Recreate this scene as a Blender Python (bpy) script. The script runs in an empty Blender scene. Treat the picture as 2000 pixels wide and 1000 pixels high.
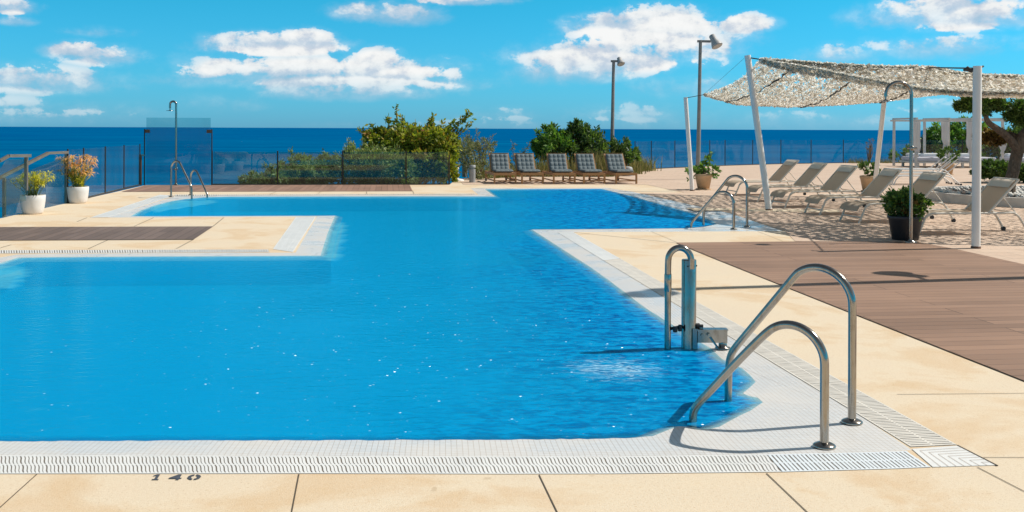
import bpy, bmesh, math, random
import numpy as np
from mathutils import Vector, Matrix
from mathutils.geometry import tessellate_polygon
random.seed(7); RNG = np.random.default_rng(7)
sc = bpy.context.scene
COL = sc.collection
R_ = math.radians
PI = math.pi

# ---------------------------------------------------------------- camera
F_PX, EYE, ROLL, HZ = 1980.0, 1.55, 0.004, 251.0
cam_d = bpy.data.cameras.new('camera')
cam = bpy.data.objects.new('camera', cam_d); COL.objects.link(cam)
cam_d.sensor_width = 36.0; cam_d.lens = F_PX / 2000 * 36
cam_d.shift_y = -(500 - HZ) / 2000
cam_d.clip_start = 0.05; cam_d.clip_end = 300000
cam.matrix_world = Matrix.Translation((0, 0, EYE)) @ Matrix.Rotation(PI / 2, 4, 'X') @ Matrix.Rotation(ROLL, 4, 'Z')
sc.camera = cam
sc.render.resolution_x = 1024; sc.render.resolution_y = 512

# ---------------------------------------------------------------- sun and sky
SUN_EL, SUN_AZ = R_(47), R_(12)          # azimuth counted from +X towards +Y
sd = bpy.data.lights.new('sun', 'SUN'); sd.energy = 4.7; sd.angle = R_(0.5); sd.color = (1.0, 0.96, 0.885)
sun = bpy.data.objects.new('sun', sd); COL.objects.link(sun)
sv = Vector((math.cos(SUN_EL) * math.cos(SUN_AZ), math.cos(SUN_EL) * math.sin(SUN_AZ), math.sin(SUN_EL)))
sun.rotation_euler = sv.to_track_quat('Z', 'Y').to_euler()
sun.location = (20, 5, 30)
sc.view_settings.view_transform = 'Standard'; sc.view_settings.look = 'None'
sc.view_settings.exposure = 0.0; sc.view_settings.gamma = 1.0; sc.view_settings.use_curve_mapping = False
sc.cycles.sample_clamp_indirect = 6.0
sc.cycles.transparent_max_bounces = 24


class NT:
    """small helper around a node tree"""
    def __init__(s, tree): s.t = tree; s.n = tree.nodes; s.l = tree.links
    def node(s, kind, **kw):
        n = s.n.new(kind)
        for k, v in kw.items():
            if k.startswith('_'): setattr(n, k[1:], v)
            else: s.put(n.inputs[k.replace('__', ' ')], v)
        return n
    def put(s, inp, v):
        if hasattr(v, 'is_output') or isinstance(v, bpy.types.NodeSocket): s.l.new(v, inp)
        else: inp.default_value = v
    def math(s, op, a, b=None, c=None, clamp=False):
        n = s.n.new('ShaderNodeMath'); n.operation = op; n.use_clamp = clamp
        s.put(n.inputs[0], a)
        if b is not None: s.put(n.inputs[1], b)
        if c is not None: s.put(n.inputs[2], c)
        return n.outputs[0]
    def mix(s, fac, a, b, mode='MIX'):
        n = s.n.new('ShaderNodeMix'); n.data_type = 'RGBA'; n.blend_type = mode
        s.put(n.inputs[0], fac); s.put(n.inputs[6], a); s.put(n.inputs[7], b)
        return n.outputs[2]
    def ramp(s, fac, stops, interp='LINEAR'):
        n = s.n.new('ShaderNodeValToRGB'); cr = n.color_ramp; cr.interpolation = interp
        while len(cr.elements) < len(stops): cr.elements.new(0.5)
        for e, (p, c) in zip(cr.elements, stops):
            e.position = p; e.color = c if len(c) == 4 else (*c, 1)
        s.put(n.inputs[0], fac); return n.outputs[0]
    def rng(s, v, a, b, c=0.0, d=1.0, smooth=False):
        n = s.n.new('ShaderNodeMapRange'); n.clamp = True
        if smooth: n.interpolation_type = 'SMOOTHSTEP'
        for i, x in enumerate((v, a, b, c, d)): s.put(n.inputs[i], x)
        return n.outputs[0]
    def noise(s, vec, scale, detail=4.0, rough=0.5, dist=0.0):
        n = s.n.new('ShaderNodeTexNoise')
        if vec is not None: s.l.new(vec, n.inputs['Vector'])
        n.inputs['Scale'].default_value = scale; n.inputs['Detail'].default_value = detail
        n.inputs['Roughness'].default_value = rough; n.inputs['Distortion'].default_value = dist
        return n.outputs[0]
    def mapping(s, vec, loc=(0, 0, 0), rot=(0, 0, 0), scale=(1, 1, 1)):
        n = s.n.new('ShaderNodeMapping'); s.l.new(vec, n.inputs[0])
        n.inputs[1].default_value = loc; n.inputs[2].default_value = rot; n.inputs[3].default_value = scale
        return n.outputs[0]
    def pos(s): return s.n.new('ShaderNodeNewGeometry').outputs['Position']
    def obj(s): return s.n.new('ShaderNodeTexCoord').outputs['Object']
    def bump(s, h, strength=0.5, dist=0.01, normal=None):
        n = s.n.new('ShaderNodeBump'); s.put(n.inputs['Height'], h)
        s.put(n.inputs['Strength'], strength); n.inputs['Distance'].default_value = dist
        if normal is not None: s.l.new(normal, n.inputs['Normal'])
        return n.outputs[0]


def c4(c): return (*c, 1.0) if len(c) == 3 else c

# ---- world: physical sky, deepened near the horizon, with clouds placed by direction
world = bpy.data.worlds.new('World'); sc.world = world; world.use_nodes = True
w = NT(world.node_tree); w.n.clear()
sky = w.n.new('ShaderNodeTexSky'); sky.sky_type = 'NISHITA'; sky.sun_disc = False
sky.sun_elevation = SUN_EL; sky.sun_rotation = PI / 2 - SUN_AZ
sky.air_density = 1.0; sky.dust_density = 0.3; sky.ozone_density = 2.0; sky.altitude = 30
dirv = w.n.new('ShaderNodeTexCoord').outputs['Generated']
sp = w.n.new('ShaderNodeSeparateXYZ'); w.l.new(dirv, sp.inputs[0])
dx, dy, dz = sp.outputs
az = w.math('ARCTAN2', dx, dy)                       # 0 straight ahead, + to the right
hor = w.math('SQRT', w.math('ADD', w.math('MULTIPLY', dx, dx), w.math('MULTIPLY', dy, dy)))
el = w.math('ARCTAN2', dz, hor)
low = w.rng(el, R_(8), R_(20), 1.0, 0.0, True)
tint = w.ramp(w.rng(el, 0.0, R_(8)), [(0.0, (0.20, 0.68, 1.36)), (0.35, (0.15, 0.76, 1.24)), (1.0, (0.085, 0.84, 1.07))])
base = w.mix(low, w.mix(1.0, sky.outputs[0], (1.12, 0.85, 0.58, 1), 'MULTIPLY'), w.mix(1.0, sky.outputs[0], tint, 'MULTIPLY'))
# clouds: (photo x, photo y, half width, half height, weight) turned into azimuth / elevation
CL = [(1260, 62, 130, 40, 1.0), (1200, 118, 170, 34, .85), (1130, 140, 110, 26, .7), (1340, 95, 90, 40, .8), (1455, 55, 48, 20, .95), (1180, 100, 80, 26, .9), (1420, 75, 60, 22, .4),
      (1850, 50, 130, 33, 1.05), (1835, 30, 70, 22, .9), (1950, 62, 60, 20, .8), (1850, 105, 110, 20, .5), (1640, 115, 60, 18, .45), (1780, 105, 80, 18, .4),
      (540, 95, 115, 24, 1.0), (600, 90, 60, 26, 1.0), (440, 85, 35, 12, .6), (640, 150, 240, 34, .9), (430, 140, 40, 18, .9), (735, 120, 45, 22, .85), (700, 182, 150, 18, .8), (840, 165, 90, 20, .65), (560, 150, 120, 28, .8),
      (760, 28, 85, 24, .95), (890, 2, 90, 11, .9), (960, 0, 50, 8, .8), (145, 112, 42, 18, .9), (205, 122, 62, 20, .7), (180, 78, 45, 9, .4),
      (70, 170, 120, 26, .8), (20, 40, 42, 14, .8), (30, 62, 25, 9, .5), (110, 222, 120, 18, .55), (0, 205, 70, 14, .6), (60, 235, 160, 10, .4),
      (980, 228, 70, 14, .42), (1240, 232, 130, 22, .5), (1560, 238, 110, 18, .45), (1350, 170, 90, 24, .35), (1700, 240, 90, 16, .42), (1840, 215, 70, 14, .35), (430, 205, 50, 16, .35), (330, 160, 80, 12, .3), (1040, 245, 200, 9, .4), (800, 246, 150, 7, .25)]
duv = w.node('ShaderNodeCombineXYZ'); w.put(duv.inputs[0], az); w.put(duv.inputs[1], w.math('MULTIPLY', el, 1.45)); w.put(duv.inputs[2], 0.3)
uv = duv.outputs[0]
n1 = w.noise(uv, 32.0, 10.0, 0.60, 0.1)
n1b = w.noise(w.mapping(uv, loc=(-0.006, -0.013, 0)), 32.0, 10.0, 0.60, 0.1)
n2 = w.noise(uv, 9.0, 4.0, 0.5, 0.0)
field = None; shade = None
for (cx, cy, hw, hh, wt) in CL:
    a0 = math.atan((cx - 1000) / F_PX); e0 = math.atan((HZ + .004 * (cx - 1000) - cy) / F_PX)
    ww, wh = hw / F_PX * 1.45, hh / F_PX * 1.45
    a = w.math('MULTIPLY', w.math('SUBTRACT', az, a0), 1 / ww)
    v = w.math('MULTIPLY', w.math('SUBTRACT', el, e0), 1 / wh)
    # flatter underside: distance grows faster below the centre
    vb = w.math('MAXIMUM', v, w.math('MULTIPLY', v, -1.35))
    r2 = w.math('ADD', w.math('MULTIPLY', a, a), w.math('MULTIPLY', vb, vb))
    f = w.math('MULTIPLY', w.math('SUBTRACT', 1.0, r2), wt)
    field = f if field is None else w.math('SMOOTH_MAX', field, f, 0.12)
    s_ = w.math('ADD', v, w.math('MULTIPLY', w.math('MAXIMUM', w.math('MULTIPLY', f, -1.0), 0.0), -2.2))
    shade = s_ if shade is None else w.math('SMOOTH_MAX', shade, s_, 0.5)
field = w.math('MAXIMUM', field, -0.6)
dens = w.math('ADD', w.math('MULTIPLY', field, 1.0), w.math('MULTIPLY', w.math('SUBTRACT', n1, 0.5), 2.5))
topf = w.rng(shade, -0.15, 0.75, 0.0, 1.0)
hi_ = w.math('SUBTRACT', 1.15, w.math('MULTIPLY', topf, 0.68))
core = w.rng(dens, 0.24, hi_, 0.0, 1.0, True)
core = w.math('MULTIPLY', core, w.math('ADD', 0.80, w.math('MULTIPLY', topf, 0.2)))
dens = w.math('MAXIMUM', core, w.math('MULTIPLY', w.rng(dens, -0.30, 0.70, 0.0, 0.48, True), w.math('SUBTRACT', 1.0, w.math('MULTIPLY', topf, 0.65))))
dens = w.math('MULTIPLY', dens, w.rng(field, -0.45, 0.60, 0.0, 1.0))
lit = w.math('ADD', w.math('MULTIPLY', w.math('SUBTRACT', n1, n1b), 2.2), w.rng(shade, -0.5, 0.95, 0.0, 0.90))
ccol = w.ramp(lit, [(0.0, (0.46, 0.60, 0.74)), (0.45, (0.68, 0.74, 0.83)), (0.75, (0.97, 0.97, 0.96)), (1.0, (1.05, 1.04, 1.02))])
SKYS = 0.115
ccol = w.mix(1.0, ccol, (0.92 / SKYS,) * 3 + (1,), 'MULTIPLY')
dens = w.math('MULTIPLY', dens, w.rng(el, 0.0, R_(3.2), 0.26, 0.97))
fin = w.mix(w.math('MINIMUM', dens, 0.96), base, ccol)
bg = w.node('ShaderNodeBackground'); w.l.new(fin, bg.inputs[0]); bg.inputs[1].default_value = SKYS
wo = w.n.new('ShaderNodeOutputWorld'); w.l.new(bg.outputs[0], wo.inputs[0])

# ---------------------------------------------------------------- photo point -> place
def ray(px, py):
    u, v = px - 1000.0, HZ - py
    c, s = math.cos(ROLL), math.sin(ROLL)
    return (u * c - v * s) / F_PX, (u * s + v * c) / F_PX
def G(px, py, z=0.0):
    """point of the horizontal plane z seen at this spot of the photograph"""
    x, v = ray(px, py); d = (z - EYE) / v
    return Vector((x * d, d, z))
def P(px, py, d):
    x, v = ray(px, py); return Vector((x * d, d, EYE + v * d))

# ---------------------------------------------------------------- materials
def mat(name):
    m = bpy.data.materials.new(name); m.use_nodes = True
    t = NT(m.node_tree); t.n.clear()
    out = t.n.new('ShaderNodeOutputMaterial')
    return m, t, out
def pbr(t, out, color, rough=0.5, metal=0.0, spec=0.5, normal=None, **kw):
    b = t.n.new('ShaderNodeBsdfPrincipled')
    t.put(b.inputs['Base Color'], c4(color) if isinstance(color, tuple) else color)
    t.put(b.inputs['Roughness'], rough); t.put(b.inputs['Metallic'], metal)
    t.put(b.inputs['Specular IOR Level'], spec)
    if normal is not None: t.l.new(normal, b.inputs['Normal'])
    for k, v in kw.items(): t.put(b.inputs[k], v)
    t.l.new(b.outputs[0], out.inputs[0]); return b
def simple(name, color, rough=0.5, metal=0.0, spec=0.5, var=0.12, scale=6.0, bump=0.0, bscale=60.0):
    m, t, out = mat(name); p = t.obj()
    n = t.noise(p, scale, 5.0, 0.6)
    lo = tuple(x * (1 - var) for x in color); hi = tuple(min(1, x * (1 + var)) for x in color)
    col = t.ramp(n, [(0.3, lo), (0.7, hi)])
    nm = t.bump(t.noise(p, bscale, 3.0), 0.6, bump) if bump else None
    pbr(t, out, col, t.rng(n, 0.2, 0.8, max(0.02, rough - 0.06), min(1, rough + 0.06)), metal, spec, nm); return m
YAW = R_(7.0)

def m_cream():
    m, t, out = mat('cream_paving'); p = t.pos()
    big = t.noise(p, 0.9, 5.0, 0.62, 0.4); mid = t.noise(p, 4.0, 4.0, 0.6); fine = t.noise(p, 170.0, 3.0, 0.75)
    sand = t.noise(p, 60.0, 4.0, 0.7)
    col = t.ramp(big, [(0.34, (0.72, 0.61, 0.46)), (0.50, (0.75, 0.63, 0.465)), (0.59, (0.68, 0.50, 0.31)), (0.75, (0.72, 0.57, 0.40))])
    col = t.mix(t.rng(mid, 0.35, 0.7, 0.0, 0.4), col, (0.74, 0.60, 0.44, 1))
    col = t.mix(t.rng(sand, 0.35, 0.68, 0.0, 0.20), col, (0.56, 0.38, 0.20, 1))
    col = t.mix(t.rng(t.noise(p, 95.0, 2.0, 0.6), 0.60, 0.70, 0.0, 0.45), col, (0.36, 0.23, 0.12, 1))
    col = t.mix(t.rng(t.noise(p, 38.0, 3.0, 0.7), 0.56, 0.72, 0.0, 0.35), col, (0.58, 0.40, 0.23, 1))
    col = t.mix(t.rng(fine, 0.50, 0.66, 0.0, 0.4), col, (0.88, 0.80, 0.66, 1))
    spots = t.noise(p, 7.0, 2.0, 0.5)
    col = t.mix(t.rng(spots, 0.735, 0.76, 0.0, 0.3), col, (0.36, 0.24, 0.13, 1))
    pbr(t, out, col, 0.8, 0, 0.25, t.bump(t.math('ADD', fine, sand), 0.45, 0.003)); return m
def m_plaza():
    m, t, out = mat('plaza_stone'); p = t.mapping(t.pos(), rot=(0, 0, -YAW))
    br = t.n.new('ShaderNodeTexBrick'); t.l.new(p, br.inputs[0])
    br.inputs['Color1'].default_value = (0.64, 0.49, 0.375, 1); br.inputs['Color2'].default_value = (0.57, 0.42, 0.315, 1)
    br.inputs['Mortar'].default_value = (0.33, 0.25, 0.19, 1)
    br.inputs['Scale'].default_value = 1.0; br.inputs['Mortar Size'].default_value = 0.008; br.inputs['Mortar Smooth'].default_value = 0.3
    br.inputs['Brick Width'].default_value = 0.6; br.inputs['Row Height'].default_value = 0.3
    n = t.noise(p, 1.3, 6.0, 0.65); n2 = t.noise(p, 13.0, 5.0, 0.7)
    col = t.mix(t.rng(n, 0.35, 0.7, 0.0, 0.5), br.outputs[0], (0.70, 0.53, 0.41, 1))
    col = t.mix(t.rng(n2, 0.5, 0.75, 0.0, 0.45), col, (0.44, 0.32, 0.24, 1))
    pbr(t, out, col, 0.85, 0, 0.2, t.bump(n2, 0.5, 0.006)); return m
def m_deck(name, rot, tone, bw=2.4, row=0.145):
    m, t, out = mat(name); p = t.mapping(t.pos(), rot=(0, 0, rot))
    br = t.n.new('ShaderNodeTexBrick'); t.l.new(p, br.inputs[0]); br.offset = 0.37; br.offset_frequency = 3
    a = tuple(x * 1.10 for x in tone); b = tuple(x * 0.70 for x in tone)
    br.inputs['Color1'].default_value = c4(a); br.inputs['Color2'].default_value = c4(b)
    br.inputs['Mortar'].default_value = c4(tuple(x * 0.16 for x in tone))
    br.inputs['Scale'].default_value = 1.0; br.inputs['Mortar Size'].default_value = 0.005; br.inputs['Mortar Smooth'].default_value = 0.1
    br.inputs['Brick Width'].default_value = bw; br.inputs['Row Height'].default_value = row; br.inputs['Bias'].default_value = -0.1
    g = t.noise(t.mapping(p, scale=(1.2, 26, 1)), 1.6, 7.0, 0.65)
    g2 = t.noise(p, 0.7, 3.0); g3 = t.noise(t.mapping(p, scale=(.5, 5, 1)), 2.3, 3.0)
    col = t.mix(t.rng(g, 0.35, 0.7, 0.0, 0.55), br.outputs[0], c4(tuple(x * 0.66 for x in tone)))
    col = t.mix(t.rng(g2, 0.45, 0.7, 0.0, 0.35), col, c4(tuple(min(1, x * 1.3) for x in tone)))
    col = t.mix(t.rng(g3, 0.55, 0.72, 0.0, 0.35), col, c4((tone[0] * .95, tone[1] * 1.02, tone[2] * 1.1)))
    sg = t.math('SINE', t.math('MULTIPLY', t.node('ShaderNodeSeparateXYZ', Vector=p).outputs[1], 2 * PI / 0.0121))
    pbr(t, out, col, 0.62, 0, 0.35, t.bump(t.math('ADD', t.math('MULTIPLY', sg, 0.3), br.outputs[1]), -0.35, 0.003)); return m
def mosaic_color(t, p, tile, c1, c2, grout, size):
    br = t.n.new('ShaderNodeTexBrick'); t.l.new(p, br.inputs[0]); br.offset = 0.0
    br.inputs['Color1'].default_value = c4(c1); br.inputs['Color2'].default_value = c4(c2); br.inputs['Mortar'].default_value = c4(grout)
    br.inputs['Scale'].default_value = 1.0; br.inputs['Mortar Size'].default_value = size; br.inputs['Mortar Smooth'].default_value = 0.2
    br.inputs['Brick Width'].default_value = tile; br.inputs['Row Height'].default_value = tile
    return br
def m_mosaic():
    m, t, out = mat('white_mosaic'); p = t.mapping(t.pos(), rot=(0, 0, -R_(4)))
    br = mosaic_color(t, p, 0.0275, (0.74, 0.73, 0.71), (0.70, 0.69, 0.67), (0.50, 0.44, 0.38), 0.0017)
    n = t.noise(p, 1.6, 5.0, 0.6); n2 = t.noise(p, 9, 4.0, 0.6)
    col = t.mix(t.rng(n, 0.45, 0.75, 0.0, 0.4), br.outputs[0], (0.66, 0.61, 0.54, 1))
    col = t.mix(t.rng(n2, 0.58, 0.8, 0.0, 0.3), col, (0.60, 0.53, 0.45, 1))
    pbr(t, out, col, t.rng(n, 0.4, 0.6, 0.22, 0.45), 0, 0.5, t.bump(br.outputs[1], -0.4, 0.0015)); return m
def m_basin():
    m, t, out = mat('blue_pool_tile'); p = t.pos()
    n = t.noise(p, 0.35, 3.0)
    vor = t.n.new('ShaderNodeTexVoronoi'); vor.feature = 'SMOOTH_F1'
    col = t.ramp(n, [(0.35, (0.01, 0.52, 0.86)), (0.65, (0.008, 0.46, 0.80))])
    t.n.remove(vor)
    pbr(t, out, col, 0.6, 0, 0.1); return m
def m_water():
    m, t, out = mat('pool_water'); p = t.pos()
    s = t.node('ShaderNodeSeparateXYZ', Vector=p)
    # wind reaches the right hand side of the pool more than the left
    side = t.rng(t.math('ADD', s.outputs[0], t.math('MULTIPLY', t.noise(p, 0.35, 3.0), 3.0)), 0.3, 3.3, 0.0, 1.0, True)
    q = t.mapping(p, rot=(0, 0, R_(-18)), scale=(1.0, 1.9, 1.0))
    a = t.noise(q, 7.0, 5.0, 0.55, 0.9); b = t.noise(q, 19.0, 3.0, 0.5, 0.6); c = t.noise(p, 0.9, 3.0, 0.5)
    h = t.math('ADD', t.math('MULTIPLY', a, 1.0), t.math('MULTIPLY', b, 0.22))
    st = t.math('ADD', 0.22, t.math('MULTIPLY', side, 0.62))
    st = t.math('MULTIPLY', st, t.rng(c, 0.3, 0.7, 0.6, 1.3))
    nm = t.bump(h, st, 0.055)
    # sparse steep wavelets that catch the sun
    vo = t.n.new('ShaderNodeTexVoronoi'); vo.inputs['Scale'].default_value = 58.0; vo.inputs['Randomness'].default_value = 1.0
    t.l.new(t.mapping(p, rot=(0, 0, R_(-18)), scale=(.62, 1.0, 1)), vo.inputs['Vector'])
    vc = t.node('ShaderNodeSeparateColor', Color=vo.outputs['Color'])
    gn = t.node('ShaderNodeCombineXYZ'); t.put(gn.inputs[0], t.rng(vc.outputs[0], 0, 1, -1.3, 1.3)); t.put(gn.inputs[1], t.rng(vc.outputs[1], 0, 1, -1.3, 1.3)); gn.inputs[2].default_value = 1.0
    gnn = t.n.new('ShaderNodeVectorMath'); gnn.operation = 'NORMALIZE'; t.l.new(gn.outputs[0], gnn.inputs[0])
    spot = t.rng(vo.outputs['Distance'], 0.22, 0.30, 1.0, 0.0)
    spot = t.math('MULTIPLY', spot, t.math('MULTIPLY', t.math('MULTIPLY', t.rng(t.noise(p, 1.6, 3.0, 0.6), 0.40, 0.56), t.rng(a, 0.47, 0.54)), t.rng(s.outputs[0], -3.2, -0.8, 0.15, 1.0)))
    spot = t.math('MULTIPLY', spot, t.rng(s.outputs[1], 7.5, 12.0, 1.0, 0.12))
    glint = t.node('ShaderNodeBsdfGlossy', Color=(1, 1, 1, 1), Roughness=0.26); t.l.new(gnn.outputs[0], glint.inputs['Normal'])
    lw = t.node('ShaderNodeLayerWeight', Blend=0.5); t.l.new(nm, lw.inputs['Normal'])
    fr = t.math('ADD', 0.02, t.math('MULTIPLY', t.math('POWER', lw.outputs['Facing'], 5.0), 0.9))
    # bubbling return jet near the lift
    jet = G(1205, 718)
    ox = t.math('SUBTRACT', s.outputs[0], jet.x); oy = t.math('SUBTRACT', s.outputs[1], jet.y)
    r2 = t.math('ADD', t.math('MULTIPLY', t.math('MULTIPLY', ox, ox), 1 / 0.16), t.math('MULTIPLY', t.math('MULTIPLY', oy, oy), 1 / 0.16))
    fn = t.noise(t.mapping(p, rot=(0, 0, R_(25)), scale=(.7, 3.2, 1)), 9.0, 7.0, 0.72, 2.2)
    foam = t.rng(t.math('ADD', t.math('SUBTRACT', 1.0, r2), t.math('MULTIPLY', t.math('SUBTRACT', fn, 0.5), 7.0)), 0.7, 1.8, 0.0, 0.85)
    foam = t.math('MULTIPLY', foam, t.rng(r2, 0.3, 1.6, 1.0, 0.0))
    tr = t.node('ShaderNodeBsdfTransparent', Color=(0.80, 0.98, 1.0, 1))
    rip = t.rng(t.math('ADD', t.math('MULTIPLY', a, 0.75), t.math('MULTIPLY', b, 0.32)), 0.43, 0.60)
    ripple_paint = t.mix(rip, (0.0, 0.055, 0.32, 1), (0.0, 0.35, 0.76, 1))  # bright and dark facets of the ripples painted into the water colour
    shl = t.n.new('ShaderNodeAttribute'); shl.attribute_name = 'shallow'
    body = t.mix(t.math('ADD', 0.04, t.math('MULTIPLY', side, 0.92)), (0.0, 0.345, 0.655, 1), ripple_paint)
    body = t.mix(t.math('MULTIPLY', t.math('MULTIPLY', shl.outputs['Fac'], t.rng(t.noise(p, 3.0, 4.0, .6), .3, .6, .5, 1.0)), 1.0), body, (0.09, 0.56, 0.78, 1))
    dif = t.node('ShaderNodeBsdfDiffuse'); t.l.new(body, dif.inputs[0])
    sh = t.n.new('ShaderNodeAttribute'); sh.attribute_name = 'shore'
    shf = t.rng(t.math('ADD', sh.outputs['Fac'], t.math('MULTIPLY', t.math('SUBTRACT', a, .5), .12)), 0.0, 0.10, 0.08, 1.0, True)
    milk = t.node('ShaderNodeMixShader'); t.l.new(t.math('MULTIPLY', shf, t.math('ADD', 0.66, t.math('MULTIPLY', side, 0.18))), milk.inputs[0]); t.l.new(tr.outputs[0], milk.inputs[1]); t.l.new(dif.outputs[0], milk.inputs[2])
    gl = t.node('ShaderNodeBsdfGlossy', Color=(0.22, 0.85, 1.0, 1), Roughness=0.06); t.l.new(nm, gl.inputs['Normal'])
    mx = t.node('ShaderNodeMixShader'); t.l.new(t.math('MULTIPLY', fr, 0.48), mx.inputs[0]); t.l.new(milk.outputs[0], mx.inputs[1]); t.l.new(gl.outputs[0], mx.inputs[2])
    df = t.node('ShaderNodeBsdfDiffuse', Color=(0.50, 0.78, 0.88, 1))
    mg = t.node('ShaderNodeMixShader'); t.l.new(t.math('MULTIPLY', spot, 0.06), mg.inputs[0]); t.l.new(mx.outputs[0], mg.inputs[1]); t.l.new(glint.outputs[0], mg.inputs[2])
    mx2 = t.node('ShaderNodeMixShader'); t.l.new(foam, mx2.inputs[0]); t.l.new(mg.outputs[0], mx2.inputs[1]); t.l.new(df.outputs[0], mx2.inputs[2])
    t.l.new(mx2.outputs[0], out.inputs[0])
    return m
def m_sea():
    m, t, out = mat('sea_water'); p = t.pos()
    q = t.mapping(p, scale=(0.0016, 0.010, 1)); a = t.noise(q, 1.0, 6.0, 0.6, 0.4)
    q2 = t.mapping(p, scale=(0.03, 0.12, 1)); b = t.noise(q2, 1.0, 5.0, 0.6)
    s = t.node('ShaderNodeSeparateXYZ', Vector=p)
    far = t.rng(s.outputs[1], 100.0, 3000.0)
    col = t.ramp(far, [(0.0, (0.0, 0.128, 0.275)), (0.3, (0.0, 0.100, 0.255)), (1.0, (0.0, 0.085, 0.262))])
    col = t.mix(t.rng(a, 0.4, 0.65, 0.0, 0.65), col, (0.0, 0.18, 0.38, 1))
    col = t.mix(t.rng(b, 0.42, 0.66, 0.0, 0.5), col, (0.0, 0.055, 0.165, 1))
    cap = t.noise(t.mapping(p, scale=(0.05, 0.14, 1)), 1.0, 2.0, 0.5)
    col = t.mix(t.rng(cap, 0.80, 0.82, 0.0, 0.5), col, (0.7, 0.8, 0.85, 1))
    pbr(t, out, col, 0.8, 0, 0.0, t.bump(b, 0.8, 1.2)); return m
def m_steel():
    m, t, out = mat('weathered_stainless_steel'); p = t.obj()
    n = t.noise(t.mapping(p, scale=(9, 9, 2.2)), 3.0, 6.0, 0.7); n2 = t.noise(p, 40.0, 4.0, 0.7)
    col = t.mix(t.rng(n, 0.50, 0.72, 0.0, 0.75), (0.36, 0.335, 0.30, 1), (0.23, 0.165, 0.105, 1))
    col = t.mix(t.rng(n2, 0.62, 0.72, 0.0, 0.6), col, (0.25, 0.17, 0.11, 1))
    pbr(t, out, col, t.rng(n, 0.3, 0.75, 0.10, 0.30), 1.0, 0.5, t.bump(n2, 0.3, 0.0006)); return m
def m_glass(name, tint, refl=1.0):
    m, t, out = mat(name)
    lw = t.node('ShaderNodeLayerWeight', Blend=0.5)
    fr = t.math('ADD', 0.045, t.math('MULTIPLY', t.math('POWER', lw.outputs['Facing'], 5.0), 0.9))
    n = t.noise(t.mapping(t.pos(), scale=(2, 2, .4)), 1.2, 4.0)
    tr = t.node('ShaderNodeBsdfTransparent'); t.l.new(t.mix(t.rng(n, .3, .7, 0, .35), c4(tint), c4(tuple(x * .9 for x in tint))), tr.inputs[0])
    gl = t.node('ShaderNodeBsdfGlossy', Roughness=0.01, Color=(1, 1, 1, 1))
    df = t.node('ShaderNodeBsdfDiffuse', Color=(0.6, 0.65, 0.65, 1))
    a = t.node('ShaderNodeMixShader'); t.l.new(t.math('MULTIPLY', fr, refl), a.inputs[0]); t.l.new(tr.outputs[0], a.inputs[1]); t.l.new(gl.outputs[0], a.inputs[2])
    b = t.node('ShaderNodeMixShader'); t.l.new(t.rng(n, .4, .75, 0.004, 0.018), b.inputs[0]); t.l.new(a.outputs[0], b.inputs[1]); t.l.new(df.outputs[0], b.inputs[2])
    t.l.new(b.outputs[0], out.inputs[0]); return m
def m_leaf(name, stops, rough=0.5, trans=0.35, scale=1.0):
    m, t, out = mat(name)
    g = t.n.new('ShaderNodeNewGeometry')
    rnd = g.outputs['Random Per Island']; n = t.noise(g.outputs['Position'], 2.2 * scale, 3.0)
    f = t.math('ADD', t.math('MULTIPLY', rnd, 0.6), t.math('MULTIPLY', n, 0.5))
    col = t.ramp(f, stops)
    b = t.node('ShaderNodeBsdfPrincipled', Roughness=rough); t.l.new(col, b.inputs['Base Color']); b.inputs['Specular IOR Level'].default_value = 0.35
    tl = t.node('ShaderNodeBsdfTranslucent'); t.l.new(t.mix(1.0, col, (1.3, 1.5, 0.6, 1), 'MULTIPLY'), tl.inputs[0])
    mx = t.node('ShaderNodeMixShader'); mx.inputs[0].default_value = trans
    t.l.new(b.outputs[0], mx.inputs[1]); t.l.new(tl.outputs[0], mx.inputs[2]); t.l.new(mx.outputs[0], out.inputs[0]); return m
def m_net():
    m, t, out = mat('beige_camouflage_net'); g = t.n.new('ShaderNodeNewGeometry'); rnd = g.outputs['Random Per Island']
    col = t.ramp(rnd, [(0.0, (0.56, 0.51, 0.42)), (0.4, (0.82, 0.78, 0.68)), (0.65, (0.85, 0.80, 0.70)), (0.78, (0.94, 0.92, 0.87))])
    b = t.node('ShaderNodeBsdfPrincipled', Roughness=0.6); t.l.new(col, b.inputs['Base Color']); b.inputs['Specular IOR Level'].default_value = 0.3
    tl = t.node('ShaderNodeBsdfTranslucent'); t.l.new(col, tl.inputs[0])
    mx = t.node('ShaderNodeMixShader'); mx.inputs[0].default_value = 0.58
    t.l.new(b.outputs[0], mx.inputs[1]); t.l.new(tl.outputs[0], mx.inputs[2]); t.l.new(mx.outputs[0], out.inputs[0]); return m
def m_sling():
    m, t, out = mat('beige_sling_mesh'); p = t.obj()
    wv = t.noise(p, 380.0, 2.0)
    n = t.noise(p, 3.0, 3.0)
    col = t.mix(t.rng(wv, .4, .6), (0.66, 0.56, 0.44, 1), (0.76, 0.66, 0.53, 1)); col = t.mix(t.rng(n, .4, .7, 0, .3), col, (0.62, 0.51, 0.39, 1))
    b = t.node('ShaderNodeBsdfPrincipled', Roughness=0.75); t.l.new(col, b.inputs['Base Color']); b.inputs['Specular IOR Level'].default_value = 0.2
    tl = t.node('ShaderNodeBsdfTranslucent'); t.l.new(col, tl.inputs[0])
    mx = t.node('ShaderNodeMixShader'); mx.inputs[0].default_value = 0.48
    t.l.new(b.outputs[0], mx.inputs[1]); t.l.new(tl.outputs[0], mx.inputs[2]); t.l.new(mx.outputs[0], out.inputs[0]); return m
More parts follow.
